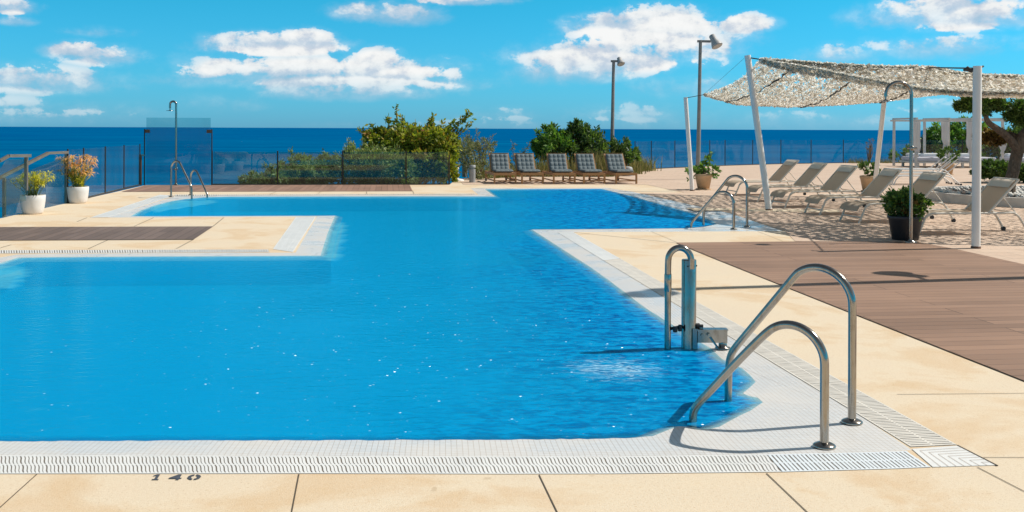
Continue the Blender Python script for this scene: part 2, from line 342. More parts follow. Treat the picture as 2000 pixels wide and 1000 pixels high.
def m_bark(name, c):
    m, t, out = mat(name); p = t.obj()
    n = t.noise(t.mapping(p, scale=(1, 1, .35)), 14.0, 7.0, 0.7, 1.5)
    col = t.ramp(n, [(0.3, tuple(x * .45 for x in c)), (0.55, c), (0.75, tuple(min(1, x * 1.6) for x in c))])
    pbr(t, out, col, 0.9, 0, 0.1, t.bump(n, 1.0, 0.05)); return m
def m_wood():
    m, t, out = mat('teak_wood'); p = t.obj()
    n = t.noise(t.mapping(p, scale=(6, 1, 6)), 9.0, 5.0, 0.6)
    col = t.ramp(n, [(0.3, (0.30, 0.15, 0.06)), (0.7, (0.50, 0.28, 0.13))])
    pbr(t, out, col, 0.55, 0, 0.3); return m

M = dict(
    cream=m_cream(), plaza=m_plaza(), mosaic=m_mosaic(), basin=m_basin(), water=m_water(), sea=m_sea(), steel=m_steel(),
    deck=m_deck('brown_composite_deck', -YAW, (0.335, 0.202, 0.135)),
    deck_far=m_deck('far_composite_deck', PI / 2 - YAW, (0.34, 0.20, 0.145), 3.0),
    deck_dark=m_deck('dark_composite_deck', PI / 2 - YAW, (0.20, 0.145, 0.12), 2.2),
    joint=simple('dark_joint', (0.10, 0.075, 0.05), 0.9),
    channel=simple('shade_painted_channel', (0.17, 0.14, 0.11), 0.9),
    grate=simple('white_grate_plastic', (0.80, 0.79, 0.76), 0.4, var=0.05, scale=3),
    grate_new=simple('new_white_grate_plastic', (0.80, 0.84, 0.86), 0.35, var=0.03),
    grate_old=simple('aged_grate_plastic', (0.74, 0.69, 0.61), 0.5, var=0.1),
    stone=simple('edge_stone', (0.62, 0.52, 0.42), 0.85, bump=0.01),
    stencil=simple('grey_stencil_paint', (0.06, 0.07, 0.09), 0.8, var=.3, scale=60),
    glass=m_glass('green_tinted_glass', (0.76, 0.86, 0.84), 0.7),
    glass_screen=m_glass('grey_blue_screen_glass', (0.74, 0.88, 0.90), 0.4),
    glass_clear=m_glass('clear_fence_glass', (0.94, 0.975, 0.97), 0.35),
    dark_metal=simple('dark_bronze_metal', (0.045, 0.035, 0.03), 0.45, 0.3),
    bronze=simple('brown_clamp_metal', (0.16, 0.08, 0.045), 0.5, 0.3),
    black=simple('black_plastic', (0.018, 0.018, 0.02), 0.5),
    pole_white=simple('white_painted_pole', (0.80, 0.77, 0.73), 0.5, var=0.05, scale=2.5),
    pole_grey=simple('grey_galvanised_pole', (0.27, 0.255, 0.24), 0.55, 0.2),
    lamp_grey=simple('grey_lamp_casing', (0.42, 0.41, 0.40), 0.5),
    lens=simple('lamp_lens', (0.30, 0.32, 0.32), 0.1),
    net=m_net(),
    cord=simple('dark_cord', (0.07, 0.06, 0.05), 0.8),
    frame=simple('beige_aluminium_frame', (0.68, 0.62, 0.53), 0.45, var=0.06),
    sling=m_sling(),
    pillow=simple('beige_pillow_fabric', (0.64, 0.55, 0.45), 0.85, var=0.07, scale=5),
    wood=m_wood(),
    cushion=simple('grey_blue_cushion_fabric', (0.145, 0.175, 0.185), 0.9, var=0.14, scale=7, bump=0.004, bscale=150),
    pot_white=simple('white_ceramic_pot', (0.74, 0.70, 0.66), 0.4, var=0.05),
    pot_terra=simple('sand_terracotta', (0.50, 0.33, 0.19), 0.8, var=0.15, bump=0.005),
    pot_black=simple('charcoal_plastic_pot', (0.025, 0.026, 0.032), 0.5, var=0.15),
    soil=simple('soil', (0.07, 0.045, 0.03), 0.95, var=.3, scale=30),
    curtain=simple('white_curtain_cloth', (0.74, 0.73, 0.72), 0.9, var=0.04),
    gaz=simple('pale_gazebo_frame', (0.60, 0.57, 0.53), 0.6),
    mattress=simple('pale_mattress', (0.52, 0.51, 0.56), 0.85, var=0.06),
    bollard=simple('grey_bollard_paint', (0.36, 0.36, 0.36), 0.55, var=.08),
    white_plastic=simple('white_base_plastic', (0.72, 0.70, 0.67), 0.55),
    planter=simple('pale_planter_wall', (0.56, 0.52, 0.47), 0.8, bump=0.004),
    pebble=simple('white_pebbles', (0.66, 0.63, 0.58), 0.8, var=.15, scale=12),
    rock=simple('hillside_rock', (0.16, 0.13, 0.09), 0.95, var=.4, scale=.4, bump=.3, bscale=1.5),
    bark=m_bark('olive_bark', (0.19, 0.14, 0.105)),
    stem=simple('brown_stem', (0.13, 0.09, 0.055), 0.9),
    stem_green=simple('green_stem', (0.14, 0.19, 0.045), 0.6),
    lf_olive=m_leaf('olive_hedge_leaf', [(0.2, (0.052, 0.082, 0.03)), (0.5, (0.176, 0.234, 0.091)), (0.8, (0.398, 0.41, 0.162))]),
    lf_yellow=m_leaf('yellow_green_leaf', [(0.2, (0.06, 0.093, 0.014)), (0.5, (0.221, 0.272, 0.031)), (0.72, (0.425, 0.399, 0.051)), (0.92, (0.374, 0.145, 0.051))]),
    lf_grey=m_leaf('grey_green_leaf', [(0.2, (0.064, 0.083, 0.044)), (0.5, (0.184, 0.212, 0.114)), (0.8, (0.35, 0.313, 0.194))]),
    lf_green=m_leaf('fresh_green_leaf', [(0.2, (0.02, 0.06, 0.014)), (0.5, (0.076, 0.178, 0.034)), (0.8, (0.221, 0.34, 0.068))]),
    lf_dark=m_leaf('dark_green_leaf', [(0.2, (0.021, 0.044, 0.015)), (0.5, (0.064, 0.122, 0.034)), (0.8, (0.181, 0.254, 0.066))]),
    lf_rust=m_leaf('rusty_leaf', [(0.2, (0.078, 0.039, 0.013)), (0.5, (0.208, 0.117, 0.039)), (0.85, (0.338, 0.221, 0.078))]),
    lf_lime=m_leaf('lime_blade', [(0.2, (0.162, 0.211, 0.012)), (0.5, (0.518, 0.475, 0.036)), (0.85, (0.9, 0.726, 0.096))]),
    lf_pink=m_leaf('dry_pink_blade', [(0.2, (0.42, 0.34, 0.05)), (0.45, (0.80, 0.40, 0.13)), (0.85, (0.90, 0.56, 0.30))]),
    grass_dry=m_leaf('dry_grass', [(0.2, (0.09, 0.10, 0.03)), (0.5, (0.20, 0.19, 0.08)), (0.85, (0.42, 0.33, 0.19))]),
)

# ---------------------------------------------------------------- mesh building
class MB:
    def __init__(s): s.v = []; s.f = []; s.smooth = []
    def add(s, vs, fs, smooth=False):
        o = len(s.v); s.v += [tuple(v) for v in vs]
        for f in fs: s.f.append(tuple(i + o for i in f)); s.smooth.append(smooth)
        return s
    def box(s, c, d, rot=None):
        c = Vector(c); hx, hy, hz = d[0] / 2, d[1] / 2, d[2] / 2
        vs = [Vector((x, y, z)) for x in (-hx, hx) for y in (-hy, hy) for z in (-hz, hz)]
        if rot is not None: vs = [rot @ v for v in vs]
        return s.add([v + c for v in vs], [(0, 1, 3, 2), (4, 6, 7, 5), (0, 4, 5, 1), (2, 3, 7, 6), (0, 2, 6, 4), (1, 5, 7, 3)])
    def bar(s, a, b, w, h, up=(0, 0, 1)):
        a = Vector(a); b = Vector(b); d = (b - a); L = d.length; d.normalize()
        u = Vector(up)
        if abs(d.dot(u)) > 0.98: u = Vector((0, 1, 0))
        x = d.cross(u).normalized(); y = x.cross(d)
        vs = []
        for p in (a, b):
            for (i, j) in ((-1, -1), (1, -1), (1, 1), (-1, 1)): vs.append(p + x * (i * w / 2) + y * (j * h / 2))
        return s.add(vs, [(3, 2, 1, 0), (4, 5, 6, 7), (0, 1, 5, 4), (1, 2, 6, 5), (2, 3, 7, 6), (3, 0, 4, 7)])
    def tube(s, pts, r, n=12, caps=True):
        pts = [Vector(p) for p in pts]; m = len(pts)
        rs = r if isinstance(r, (list, tuple)) else [r] * m
        tan = []
        for i in range(m):
            a = pts[max(0, i - 1)]; b = pts[min(m - 1, i + 1)]; tan.append((b - a).normalized())
        u = tan[0].orthogonal().normalized(); vs = []
        for i in range(m):
            u = (u - tan[i] * u.dot(tan[i])).normalized(); v = tan[i].cross(u)
            for k in range(n):
                a = 2 * PI * k / n; vs.append(pts[i] + (u * math.cos(a) + v * math.sin(a)) * rs[i])
        fs = [(i * n + k, i * n + (k + 1) % n, (i + 1) * n + (k + 1) % n, (i + 1) * n + k) for i in range(m - 1) for k in range(n)]
        s.add(vs, fs, True)
        if caps:
            s.add([vs[k] for k in range(n)], [tuple(range(n))[::-1]]); s.add([vs[(m - 1) * n + k] for k in range(n)], [tuple(range(n))])
        return s
    def lathe(s, c, prof, n=32, smooth=True):
        c = Vector(c); vs = []
        for (r, z) in prof:
            for k in range(n): a = 2 * PI * k / n; vs.append(c + Vector((r * math.cos(a), r * math.sin(a), z)))
        m = len(prof)
        fs = [(i * n + k, i * n + (k + 1) % n, (i + 1) * n + (k + 1) % n, (i + 1) * n + k) for i in range(m - 1) for k in range(n)]
        s.add(vs, fs, smooth)
        if prof[0][0] > 1e-4: s.add(vs[:n], [tuple(range(n))[::-1]])
        if prof[-1][0] > 1e-4: s.add(vs[-n:], [tuple(range(n))])
        return s
    def poly(s, pts, holes=()):
        loops = [[Vector(p) for p in pts]] + [[Vector(p) for p in h] for h in holes]
        flat = [[Vector((p.x, p.y, 0)) for p in l] for l in loops]
        tris = tessellate_polygon(flat); allv = [p for l in loops for p in l]
        out = []
        for t in tris:
            a, b, c = (allv[i] for i in t)
            if (b - a).cross(c - a).z < 0: t = (t[0], t[2], t[1])
            out.append(tuple(t))
        return s.add(allv, out)
    def build(s, name, m, parent=None):
        me = bpy.data.meshes.new(name)
        off = Vector(parent.location) if parent is not None else Vector((0, 0, 0))
        if parent is not None and parent.parent is not None: off = Vector(parent.parent.location) + off
        me.from_pydata([(v[0] - off[0], v[1] - off[1], v[2] - off[2]) for v in s.v], [], s.f)
        me.polygons.foreach_set('use_smooth', s.smooth)
        me.materials.append(m); me.update()
        o = bpy.data.objects.new(name, me); COL.objects.link(o)
        if parent is not None: o.parent = parent
        return o

def tag(o, label=None, cat=None, group=None, kind=None):
    if label: o['label'] = label
    if cat: o['category'] = cat
    if group: o['group'] = group
    if kind: o['kind'] = kind
    return o
def empty(name, loc, label, cat, group=None):
    e = bpy.data.objects.new(name, None); COL.objects.link(e); e.location = loc; e.empty_display_size = 0.2
    return tag(e, label, cat, group)
def dup(root, loc, rz=None, label=None):
    r = root.copy(); COL.objects.link(r); r.location = loc
    if rz is not None: r.rotation_euler = (0, 0, rz)
    if label: r['label'] = label
    def rec(src, dst):
        for ch in [c for c in bpy.data.objects if c.parent == src]:
            c = ch.copy(); COL.objects.link(c); c.parent = dst; rec(ch, c)
    rec(root, r); return r
def fillet(pts, rad, n=7):
    """polyline with rounded corners"""
    pts = [Vector(p) for p in pts]; out = [pts[0]]
    for i in range(1, len(pts) - 1):
        p = pts[i]; a = (pts[i - 1] - p); b = (pts[i + 1] - p)
        r = rad[i] if isinstance(rad, dict) and i in rad else (rad if not isinstance(rad, dict) else 0.05)
        la = min(r, a.length * 0.49); lb = min(r, b.length * 0.49)
        A = p + a.normalized() * la; B = p + b.normalized() * lb
        for k in range(n + 1):
            t = k / n; out.append(A * (1 - t) ** 2 + p * 2 * t * (1 - t) + B * t * t)
    out.append(pts[-1]); return out

# ================================================================ SETTING
ZW = -0.010
# mosaic / grate boundary round the pool, photo points on the ground
MO = [(-700, 888), (0, 889.6), (500, 890.6), (800, 891.5), (1200, 892.3), (1500, 888), (1700, 884), (1781, 879), (1692, 820), (1272, 566), (1088, 453.2),
      (1300, 452.5), (1480, 451.6), (1529, 451.2), (1425, 416.5), (1300, 389), (1236, 374.7), (1184, 366.6),
      (1050, 366.9), (919, 367.6), (934, 380.6), (800, 381.2), (450, 382.2), (342, 383), (210, 424.8), (400, 424.2), (619, 423), (577.5, 493.4),
      (300, 494.6), (100, 496), (35, 497.2), (0, 503), (-120, 524), (-900, 660)]
W_near = [(-700, 861.5), (0, 862), (300, 861), (700, 859.8), (1000, 858.6), (1180, 857), (1240, 855), (1275, 851), (1300, 841), (1325, 833), (1345, 834), (1365, 838.5), (1385, 838.5),
      (1405, 834), (1425, 822), (1447, 811), (1466, 802), (1480, 793), (1490, 785), (1480, 777), (1462, 773), (1451, 768), (1462, 758), (1476, 746), (1464, 731), (1449, 719), (1430, 711),
      (1410, 701), (1388, 681), (1345, 655), (1298, 625)]
W_rest = [(1260, 601), (1194, 551), (1152, 521), (1110, 494), (1068, 467), (1039, 448.4),
      (1200, 447.4), (1335, 446), (1375, 443), (1400, 438), (1392, 431.5), (1365, 419.5), (1305, 403), (1239, 384), (1176, 368.6),
      (1050, 369), (947, 369.6), (966, 383.4), (800, 383.2), (450, 383.8), (400, 385.2), (362, 388.5), (335, 392.5), (300, 401.5), (275, 411), (255, 422.4),
      (400, 422.2), (654.5, 421.2), (640, 455), (626, 499.2), (300, 500.6), (100, 502), (35, 503), (0, 514), (-120, 540), (-900, 690)]
# small irregular wavelets lapping over the near mosaic edge
def wiggle(pts):
    out = []
    for i in range(len(pts) - 1):
        a, b = pts[i], pts[i + 1]; L = math.hypot(b[0] - a[0], b[1] - a[1]); n = max(1, int(L / 16))
        for k in range(n):
            t = k / n; out.append((a[0] + (b[0] - a[0]) * t + (random.uniform(-2, 2) if k else 0), a[1] + (b[1] - a[1]) * t + random.uniform(-.9, .9)))
    out.append(pts[-1]); return out
WL = wiggle(W_near[:12]) + wiggle(W_near[12:]) + W_rest
MOG = [G(x, y, 0) for x, y in MO]; WLG = [G(x, y, ZW) for x, y in WL]

# terrace outline on the ground
edge_px = [(2000, 316), (1650, 317.2), (1500, 320), (1360, 325), (1275, 329.5), (1240, 332), (1100, 338), (940, 343.5), (884, 356), (878, 360.4), (700, 360.6), (285, 361.4), (132, 396.4), (0, 426.5), (-300, 494)]
EDGE = [G(x, y) for x, y in edge_px]
terr = [Vector((-12, -6, 0)), Vector((70, -6, 0)), Vector((70, 54, 0))] + EDGE + [Vector((-12, 9.0, 0))]
mb = MB(); mb.poly(terr, [MOG])
low = [v - Vector((0, 0, 0.6)) for v in terr]
n = len(terr)
for i in range(n): j = (i + 1) % n; mb.add([terr[i], terr[j], low[j], low[i]], [(0, 1, 2, 3)])
tag(mb.build('paved_terrace', M['cream']), kind='structure')

# plaza of pinkish stone
pl = [G(x, y, .004) for x, y in [(905, 360.3), (1262, 360.4), (1337, 376), (1248, 376.6), (1302, 388.6), (1427, 416.0), (1533, 451.0), (1553, 471), (1790, 472), (1868, 486.6), (2000, 516), (2700, 676)]]
pl += [Vector((70, 6, .004)), Vector((70, 54, .004))] + [v + Vector((0, -.05, .004)) for v in EDGE[:8]] + [G(895, 350, .004)]
tag(MB().poly(pl).build('stone_plaza', M['plaza']), kind='structure')

def sheet(name, pts, z, m):
    return tag(MB().poly([G(x, y, z) for x, y in pts]).build(name, m), kind='structure')
sheet('wood_deck', [(1320, 473.6), (1400, 506.3), (1664, 611), (1997, 742), (2700, 1020), (2700, 676), (2000, 516), (1868, 486.6), (1790, 472.3), (1560, 471.4)], .008, M['deck'])
sheet('painted_sun_strip', [(1338, 405.8), (1500, 407.6), (1640, 409.5), (1640, 414.6), (1500, 412.8), (1356, 411.2)], .008, M['cream'])  # pale strip painting the sunlit gap between the net shadows
sheet('wood_deck', [(-900, 445), (0, 443.3), (416.5, 442), (378, 467.5), (0, 469), (-900, 474)], .008, M['deck_dark'])
sheet('wood_deck', [(284, 361.8), (800, 360.9), (806, 373), (237, 374.3)], .008, M['deck_far'])

# joints between the cream slabs
jb = MB()
def joint(a, b, wd=.005):
    a = G(*a, .003); b = G(*b, .003); d = (b - a).normalized(); s = Vector((-d.y, d.x, 0)) * wd / 2
    jb.add([a - s, b - s, b + s, a + s], [(0, 1, 2, 3)])
for a, b in [((72, 926), (-60, 1045)), ((584, 925.5), (566, 1020)), ((1053, 927), (1098, 1020)), ((1497, 924), (1598, 1020)), ((1909, 912), (2060, 990)), ((1920, 893), (2300, 893)),
             ((1752, 770), (2400, 764)), ((1272, 452), (1323, 473.5)), ((1480, 452), (1530, 471.5))]: joint(a, b)
for a, b in [((437, 425), (416, 442)), ((300, 425), (262, 442)), ((170, 425), (150, 433)), ((378, 467.5), (344, 486)), ((212, 468), (172, 486)), ((22, 478), (0, 484)),
             ((540, 374), (526, 380)), ((626, 374), (620, 380)), ((716, 374), (716, 380)), ((806, 373), (809, 380)), ((1320, 474), (1119, 453.5))]: joint(a, b, .012)
tag(jb.build('paving_joints', M['joint']), kind='structure')

# white mosaic rim, sloping under the water
mb = MB(); mb.poly(MOG, [WLG])
tag(mb.build('mosaic_rim', M['mosaic']), kind='structure')
# basin: small submerged lip, wall and floor
def offset_in(poly, dist):
    n = len(poly); area = sum(poly[i].x * poly[(i + 1) % n].y - poly[(i + 1) % n].x * poly[i].y for i in range(n))
    sg = 1 if area > 0 else -1; out = []
    for i in range(n):
        a, b, c = poly[i - 1], poly[i], poly[(i + 1) % n]
        n1 = Vector((-(b - a).y, (b - a).x)).normalized(); n2 = Vector((-(c - b).y, (c - b).x)).normalized()
        m = (n1 + n2); m = m.normalized() if m.length > 1e-4 else n1
        k = 1 / max(0.5, m.dot(n1)); out.append(Vector((b.x + sg * m.x * dist * k, b.y + sg * m.y * dist * k, b.z)))
    return out
WS = [G(x, y, ZW) for x, y in W_near + W_rest]
mb = MB(); FL = -0.34
L1 = [v + Vector((0, 0, -.05 - ZW)) for v in offset_in(WLG, 0.13)]
L2 = [Vector((v.x, v.y, FL)) for v in L1]
n = len(WLG)
for i in range(n): j = (i + 1) % n; mb.add([WLG[i], L1[i], L1[j], WLG[j]], [(0, 1, 2, 3)]); 
tag(mb.build('mosaic_lip', M['mosaic']), kind='structure')
mb = MB()
for i in range(n): j = (i + 1) % n; mb.add([L1[i], L2[i], L2[j], L1[j]], [(0, 1, 2, 3)])
mb.poly([Vector((v.x, v.y, FL)) for v in WLG])
tag(mb.build('pool_basin', M['basin']), kind='structure')
# water surface: fine triangles that know their distance from the shore
from mathutils.geometry import delaunay_2d_cdt
wl = np.array([(v.x, v.y) for v in WLG]); nxt = np.roll(wl, -1, 0)
gx, gy = np.meshgrid(np.arange(wl[:, 0].min(), wl[:, 0].max(), .11), np.arange(wl[:, 1].min(), wl[:, 1].max(), .11))
gp = np.stack([gx.ravel(), gy.ravel()], 1); gp = gp + RNG.uniform(-.015, .015, gp.shape)
gp = gp[gp[:, 0] > -9.5]
def dist_shore(q):
    best = np.full(len(q), 9.0)
    for p0, p1 in zip(wl, nxt):
        d = p1 - p0; t_ = np.clip(((q - p0) @ d) / max(1e-9, d @ d), 0, 1)
        best = np.minimum(best, np.linalg.norm(q - (p0 + t_[:, None] * d), axis=1))
    return best
def inside(q):
    c = np.zeros(len(q), bool)
    for p0, p1 in zip(wl, nxt):
        cond = (p0[1] > q[:, 1]) != (p1[1] > q[:, 1])
        xi = (p1[0] - p0[0]) * (q[:, 1] - p0[1]) / (p1[1] - p0[1] + 1e-12) + p0[0]
        c ^= cond & (q[:, 0] < xi)
    return c
gp = gp[inside(gp)]; gp = gp[dist_shore(gp) > .03]
nw = len(wl); vin = [Vector(p) for p in wl.tolist()] + [Vector(p) for p in gp.tolist()]
cdt = delaunay_2d_cdt(vin, [(i, (i + 1) % nw) for i in range(nw)], [list(range(nw))], 1, 1e-5)
cv = np.array([(v.x, v.y) for v in cdt[0]])
mb = MB(); mb.add([(x, y, ZW) for x, y in cv.tolist()], [tuple(f) for f in cdt[2]])
wat = mb.build('pool_water', M['water'])
dd = dist_shore(cv); at = wat.data.attributes.new('shore', 'FLOAT', 'POINT'); at.data.foreach_set('value', dd.astype(np.float32))
def in_poly(q, poly):
    c = np.zeros(len(q), bool); m_ = len(poly)
    for i in range(m_):
        p0, p1 = poly[i], poly[(i + 1) % m_]; cond = (p0[1] > q[:, 1]) != (p1[1] > q[:, 1])
        c ^= cond & (q[:, 0] < (p1[0] - p0[0]) * (q[:, 1] - p0[1]) / (p1[1] - p0[1] + 1e-12) + p0[0])
    return c
shal = np.zeros(len(cv))
for pl_px in ([(643, 460), (656, 434), (676, 434), (662, 505), (634, 512), (636, 490)], [(-300, 600), (-300, 545), (30, 518), (60, 532), (30, 560)], [(300, 402), (336, 393), (420, 391), (420, 396), (300, 415)]):
    pg = [(v.x, v.y) for v in (G(x, y, ZW) for x, y in pl_px)]; shal[in_poly(cv, pg)] = 1
at2 = wat.data.attributes.new('shallow', 'FLOAT', 'POINT'); at2.data.foreach_set('value', shal.astype(np.float32))
print('water up', wat.data.polygons[0].normal.z, len(wat.data.polygons))
tag(wat, kind='structure')
# submerged steps that show lighter through the water
for nm, pts, z in [('submerged_step', [(645, 452), (672, 438), (655, 505), (632, 505)], -.10), ('submerged_step', [(-300, 590), (-300, 545), (30, 520), (45, 536)], -.12)]:
    tag(MB().poly([G(x, y, z) for x, y in pts]).build(nm, M['mosaic']), kind='structure')

# sea and hillside
S = 150000
tag(MB().add([(-S, -2000, -25), (S, -2000, -25), (S, S, -25), (-S, S, -25)], [(0, 1, 2, 3)]).build('sea', M['sea']), kind='structure')
hb = MB(); ring = [Vector((70, 54, -.5))] + [v - Vector((0, 0, .5)) for v in EDGE] + [Vector((-12, 9, -.5)), Vector((-12, -6, -.5))]
cen = Vector((12, 15, 0)); rows = []
for k, (o_, z_) in enumerate([(0, -.45), (1.5, -2.5), (5, -6), (14, -13), (32, -27)]):
    row = []
    for i, v in enumerate(ring):
        a = ring[max(0, i - 1)]; b = ring[min(len(ring) - 1, i + 1)]; d = (b - a); nn = Vector((d.y, -d.x, 0)).normalized()
        if nn.dot(v - cen) < 0: nn = -nn
        row.append(Vector((v.x, v.y, 0)) + nn * (o_ * random.uniform(.85, 1.15)) + Vector((0, 0, z_ + (random.uniform(-.4, .4) if k else 0))))
    rows.append(row)
m_ = len(ring)
hb.add([v for r in rows for v in r], [(k * m_ + i, k * m_ + i + 1, (k + 1) * m_ + i + 1, (k + 1) * m_ + i) for k in range(4) for i in range(m_ - 1)], True)
tag(hb.build('hillside', M['rock']), kind='structure')

# ================================================================ OVERFLOW GRATES
def lerp_poly(pts, t):
    """point at fraction t of a polyline (by length)"""
    ds = [(pts[i + 1] - pts[i]).length for i in range(len(pts) - 1)]; L = sum(ds); s = t * L
    for i, d in enumerate(ds):
        if s <= d or i == len(ds) - 1: return pts[i].lerp(pts[i + 1], s / d if d else 0)
        s -= d
def grate(inner, outer, pitch, gap, label, m, wavy=0.0, ribs=(0.5,), t0=0.0, t1=1.0, base=True, name='overflow_grate', shearx=0.0):
    a0 = [G(x, y, .0015) for x, y in inner]; b0 = [G(x, y, .0015) for x, y in outer]
    root = empty(name, tuple(lerp_poly(a0, .5)), label, 'grate')
    ch = MB(); N = 24
    A = [lerp_poly(a0, i / N) for i in range(N + 1)]; B = [lerp_poly(b0, i / N) for i in range(N + 1)]
    ch.add(A + B, [(i, i + 1, N + 2 + i, N + 1 + i) for i in range(N)]); ch.build('channel', M['channel'], root)  # flat sheet, its dark colour paints the shade in the slots
    L = sum((a0[i + 1] - a0[i]).length for i in range(len(a0) - 1)); n = int(L / pitch)
    z0, z1 = .0016, .0032; mb = MB()
    K = 8 if wavy else 1
    for i in range(n):
        t = (i + .5) / n; h = (pitch - gap) / L / 2
        jit = random.uniform(-.25, .25) * gap / L
        rows = []
        for k in range(K + 1):
            s = .04 + .92 * k / K; off = (wavy * math.sin(4 * PI * s) / L) if wavy else 0
            rows.append((lerp_poly(a0, min(1, max(0, t - h + off + jit))).lerp(lerp_poly(b0, min(1, max(0, t - h + off + jit))), s),
                         lerp_poly(a0, min(1, max(0, t + h + off + jit))).lerp(lerp_poly(b0, min(1, max(0, t + h + off + jit))), s)))
        vs = []
        for (l, r) in rows:
            for p, z in ((l, z0), (l, z1), (r, z1), (r, z0)): vs.append((p.x, p.y, z))
        fs = []
        for k in range(K):
            o = k * 4
            for q in range(3): fs.append((o + q, o + q + 1, o + 4 + q + 1, o + 4 + q))
        mb.add(vs, fs)
    mb.build('slat', m, root)
    rb = MB()
    for (s0, s1) in [(0, .045), (.955, 1)] + [(r - .022, r + .022) for r in ribs]:
        A = [lerp_poly(a0, i / N).lerp(lerp_poly(b0, i / N), s0) for i in range(N + 1)]; B = [lerp_poly(a0, i / N).lerp(lerp_poly(b0, i / N), s1) for i in range(N + 1)]
        z1r = .0030 if s0 > .05 and s1 < .95 else .0035
        vs = [(p.x, p.y, z1r) for p in A] + [(p.x, p.y, z1r) for p in B] + [(p.x, p.y, .0016) for p in A] + [(p.x, p.y, .0016) for p in B]
        q = N + 1
        rb.add(vs, [(i, i + 1, q + i + 1, q + i) for i in range(N)] + [(i, i + 1, 2 * q + i + 1, 2 * q + i) for i in range(N)] + [(q + i, q + i + 1, 3 * q + i + 1, 3 * q + i) for i in range(N)])
    rb.build('rim', m, root)
    return root
grate([(-350, 889.6), (0, 890.1), (500, 891.1), (800, 892), (1200, 892.8), (1497, 888.4)], [(-350, 926), (0, 925.5), (600, 925), (1000, 926), (1200, 925.5), (1527, 922)], .0182, .0052,
      'long white overflow grate with wavy slots along the near pool edge', M['grate'], wavy=.0035)
grate([(1498, 888.4), (1690, 884.4), (1771, 881.3)], [(1528, 922), (1740, 916), (1818, 912.6)], .020, .0062, 'short bluish white straight slotted grate near the bottom right pool corner', M['grate_new'])
grate([(1779, 873), (1694, 820), (1274, 566), (1180, 509.5)], [(1869, 869), (1628+110, 796), (1296, 554), (1212, 505.5)], .026, .0075, 'aged slotted grate running along the right pool side past both handrails', M['grate_old'])
grate([(1179, 509), (1089, 453.6)], [(1211, 505), (1119, 453.2)], .03, .006, 'pale grate section at the inner corner beyond the lift', M['grate'])
grate([(-500, 495), (0, 495), (300, 493.6), (526, 492.5)], [(-500, 489), (0, 489), (300, 488), (524, 487.4)], .03, .011, 'pale slotted grate along the near side of the paved peninsula at left', M['grate'], ribs=())
grate([(572, 492.3), (617, 423.4)], [(533, 486.6), (578, 424)], .03, .004, 'pale cover strip across the tip of the left peninsula', M['grate'], ribs=(.33, .66))
grate([(211, 424.5), (339, 382.4)], [(176, 425), (313, 380.2)], .03, .004, 'white cover strip along the short left end of the far pool arm', M['grate'], ribs=(.5,))
grate([(342, 382.6), (620, 381.4), (930, 380.2)], [(342, 380.4), (620, 379.6), (928, 378.4)], .05, .02, 'thin slotted grate along the far pool edge beside the brown deck', M['grate'], ribs=())
# corner plate with mitred grooves
cq = [G(*p, .0012) for p in ((1781, 877.5), (1869, 871.2), (1946, 909), (1822, 912.8))]
pr = empty('corner_plate', tuple(cq[0]), 'white corner plate with mitred grooves joining the two overflow grates', 'cover plate')
mb = MB(); up = [Vector((p.x, p.y, .0034)) for p in cq]
mb.add(up + cq, [(0, 1, 2, 3)] + [(i, (i + 1) % 4, 4 + (i + 1) % 4, 4 + i) for i in range(4)]); mb.build('plate', M['grate'], pr)
gb = MB()
def cp(u, v): return up[0].lerp(up[1], u).lerp(up[3].lerp(up[2], u), v) + Vector((0, 0, .001))
for k in range(1, 8):
    s = k / 8.2
    for (a, b) in (((s, s), (1, s)), ((s, s), (s, 1))):
        A, B = cp(*a), cp(*b); d = (B - A).normalized(); sd_ = Vector((-d.y, d.x, 0)) * .003
        gb.add([A - sd_, B - sd_, B + sd_, A + sd_], [(0, 1, 2, 3)])
gb.build('groove', simple('faint_groove', (0.62, 0.57, 0.52), 0.7), pr)
mb = MB(); a, b = G(1870, 869.8, .003), G(1948, 909.5, .003); mb.bar(a, b, .008, .004); tag(mb.build('edge_trim', M['joint']), 'dark metal trim strip beside the white corner plate', 'trim')

# depth marking 140, stencilled on the paving
dm_root = empty('depth_marking', tuple(G(340, 932, 0)), 'grey stencilled number 140 painted on the near paving', 'marking'); base_l = G(292, 937, .003); xr = (G(392, 937, .003) - base_l); xr_len = xr.length; xr.normalize(); yu = Vector((-.122, .992, 0)).normalized()
hgt = .070
def glyph(x0, polys, wd):
    for pg in polys:
        dm = MB(); dm.poly([base_l + xr * (x0 + u * wd) + yu * (v * hgt) for u, v in pg]); dm.build('digit', M['stencil'], dm_root)
glyph(0.0, [[(.2, 0), (.85, 0), (.85, .14), (.68, .14), (.68, 1), (.40, 1), (.12, .80), (.12, .68), (.40, .76), (.40, .14), (.2, .14)]], .046)
glyph(.080, [[(.60, 0), (.85, 0), (.85, .20), (.60, .20)], [(0, .22), (1, .22), (1, .38), (.85, .38), (.85, 1), (.58, 1), (.0, .38)]], .056)
def arc(a0, a1, ro, ri, cx=.5, cy=.5, n=9):
    o = [(cx + ro * math.cos(R_(a0 + (a1 - a0) * i / n)), cy + .5 * math.sin(R_(a0 + (a1 - a0) * i / n))) for i in range(n + 1)]
    i_ = [(cx + ri * math.cos(R_(a0 + (a1 - a0) * i / n)), cy + .30 * math.sin(R_(a0 + (a1 - a0) * i / n))) for i in range(n + 1)]
    return o + i_[::-1]
glyph(.160, [arc(-80, 80, .5, .22), arc(100, 260, .5, .22)], .058)

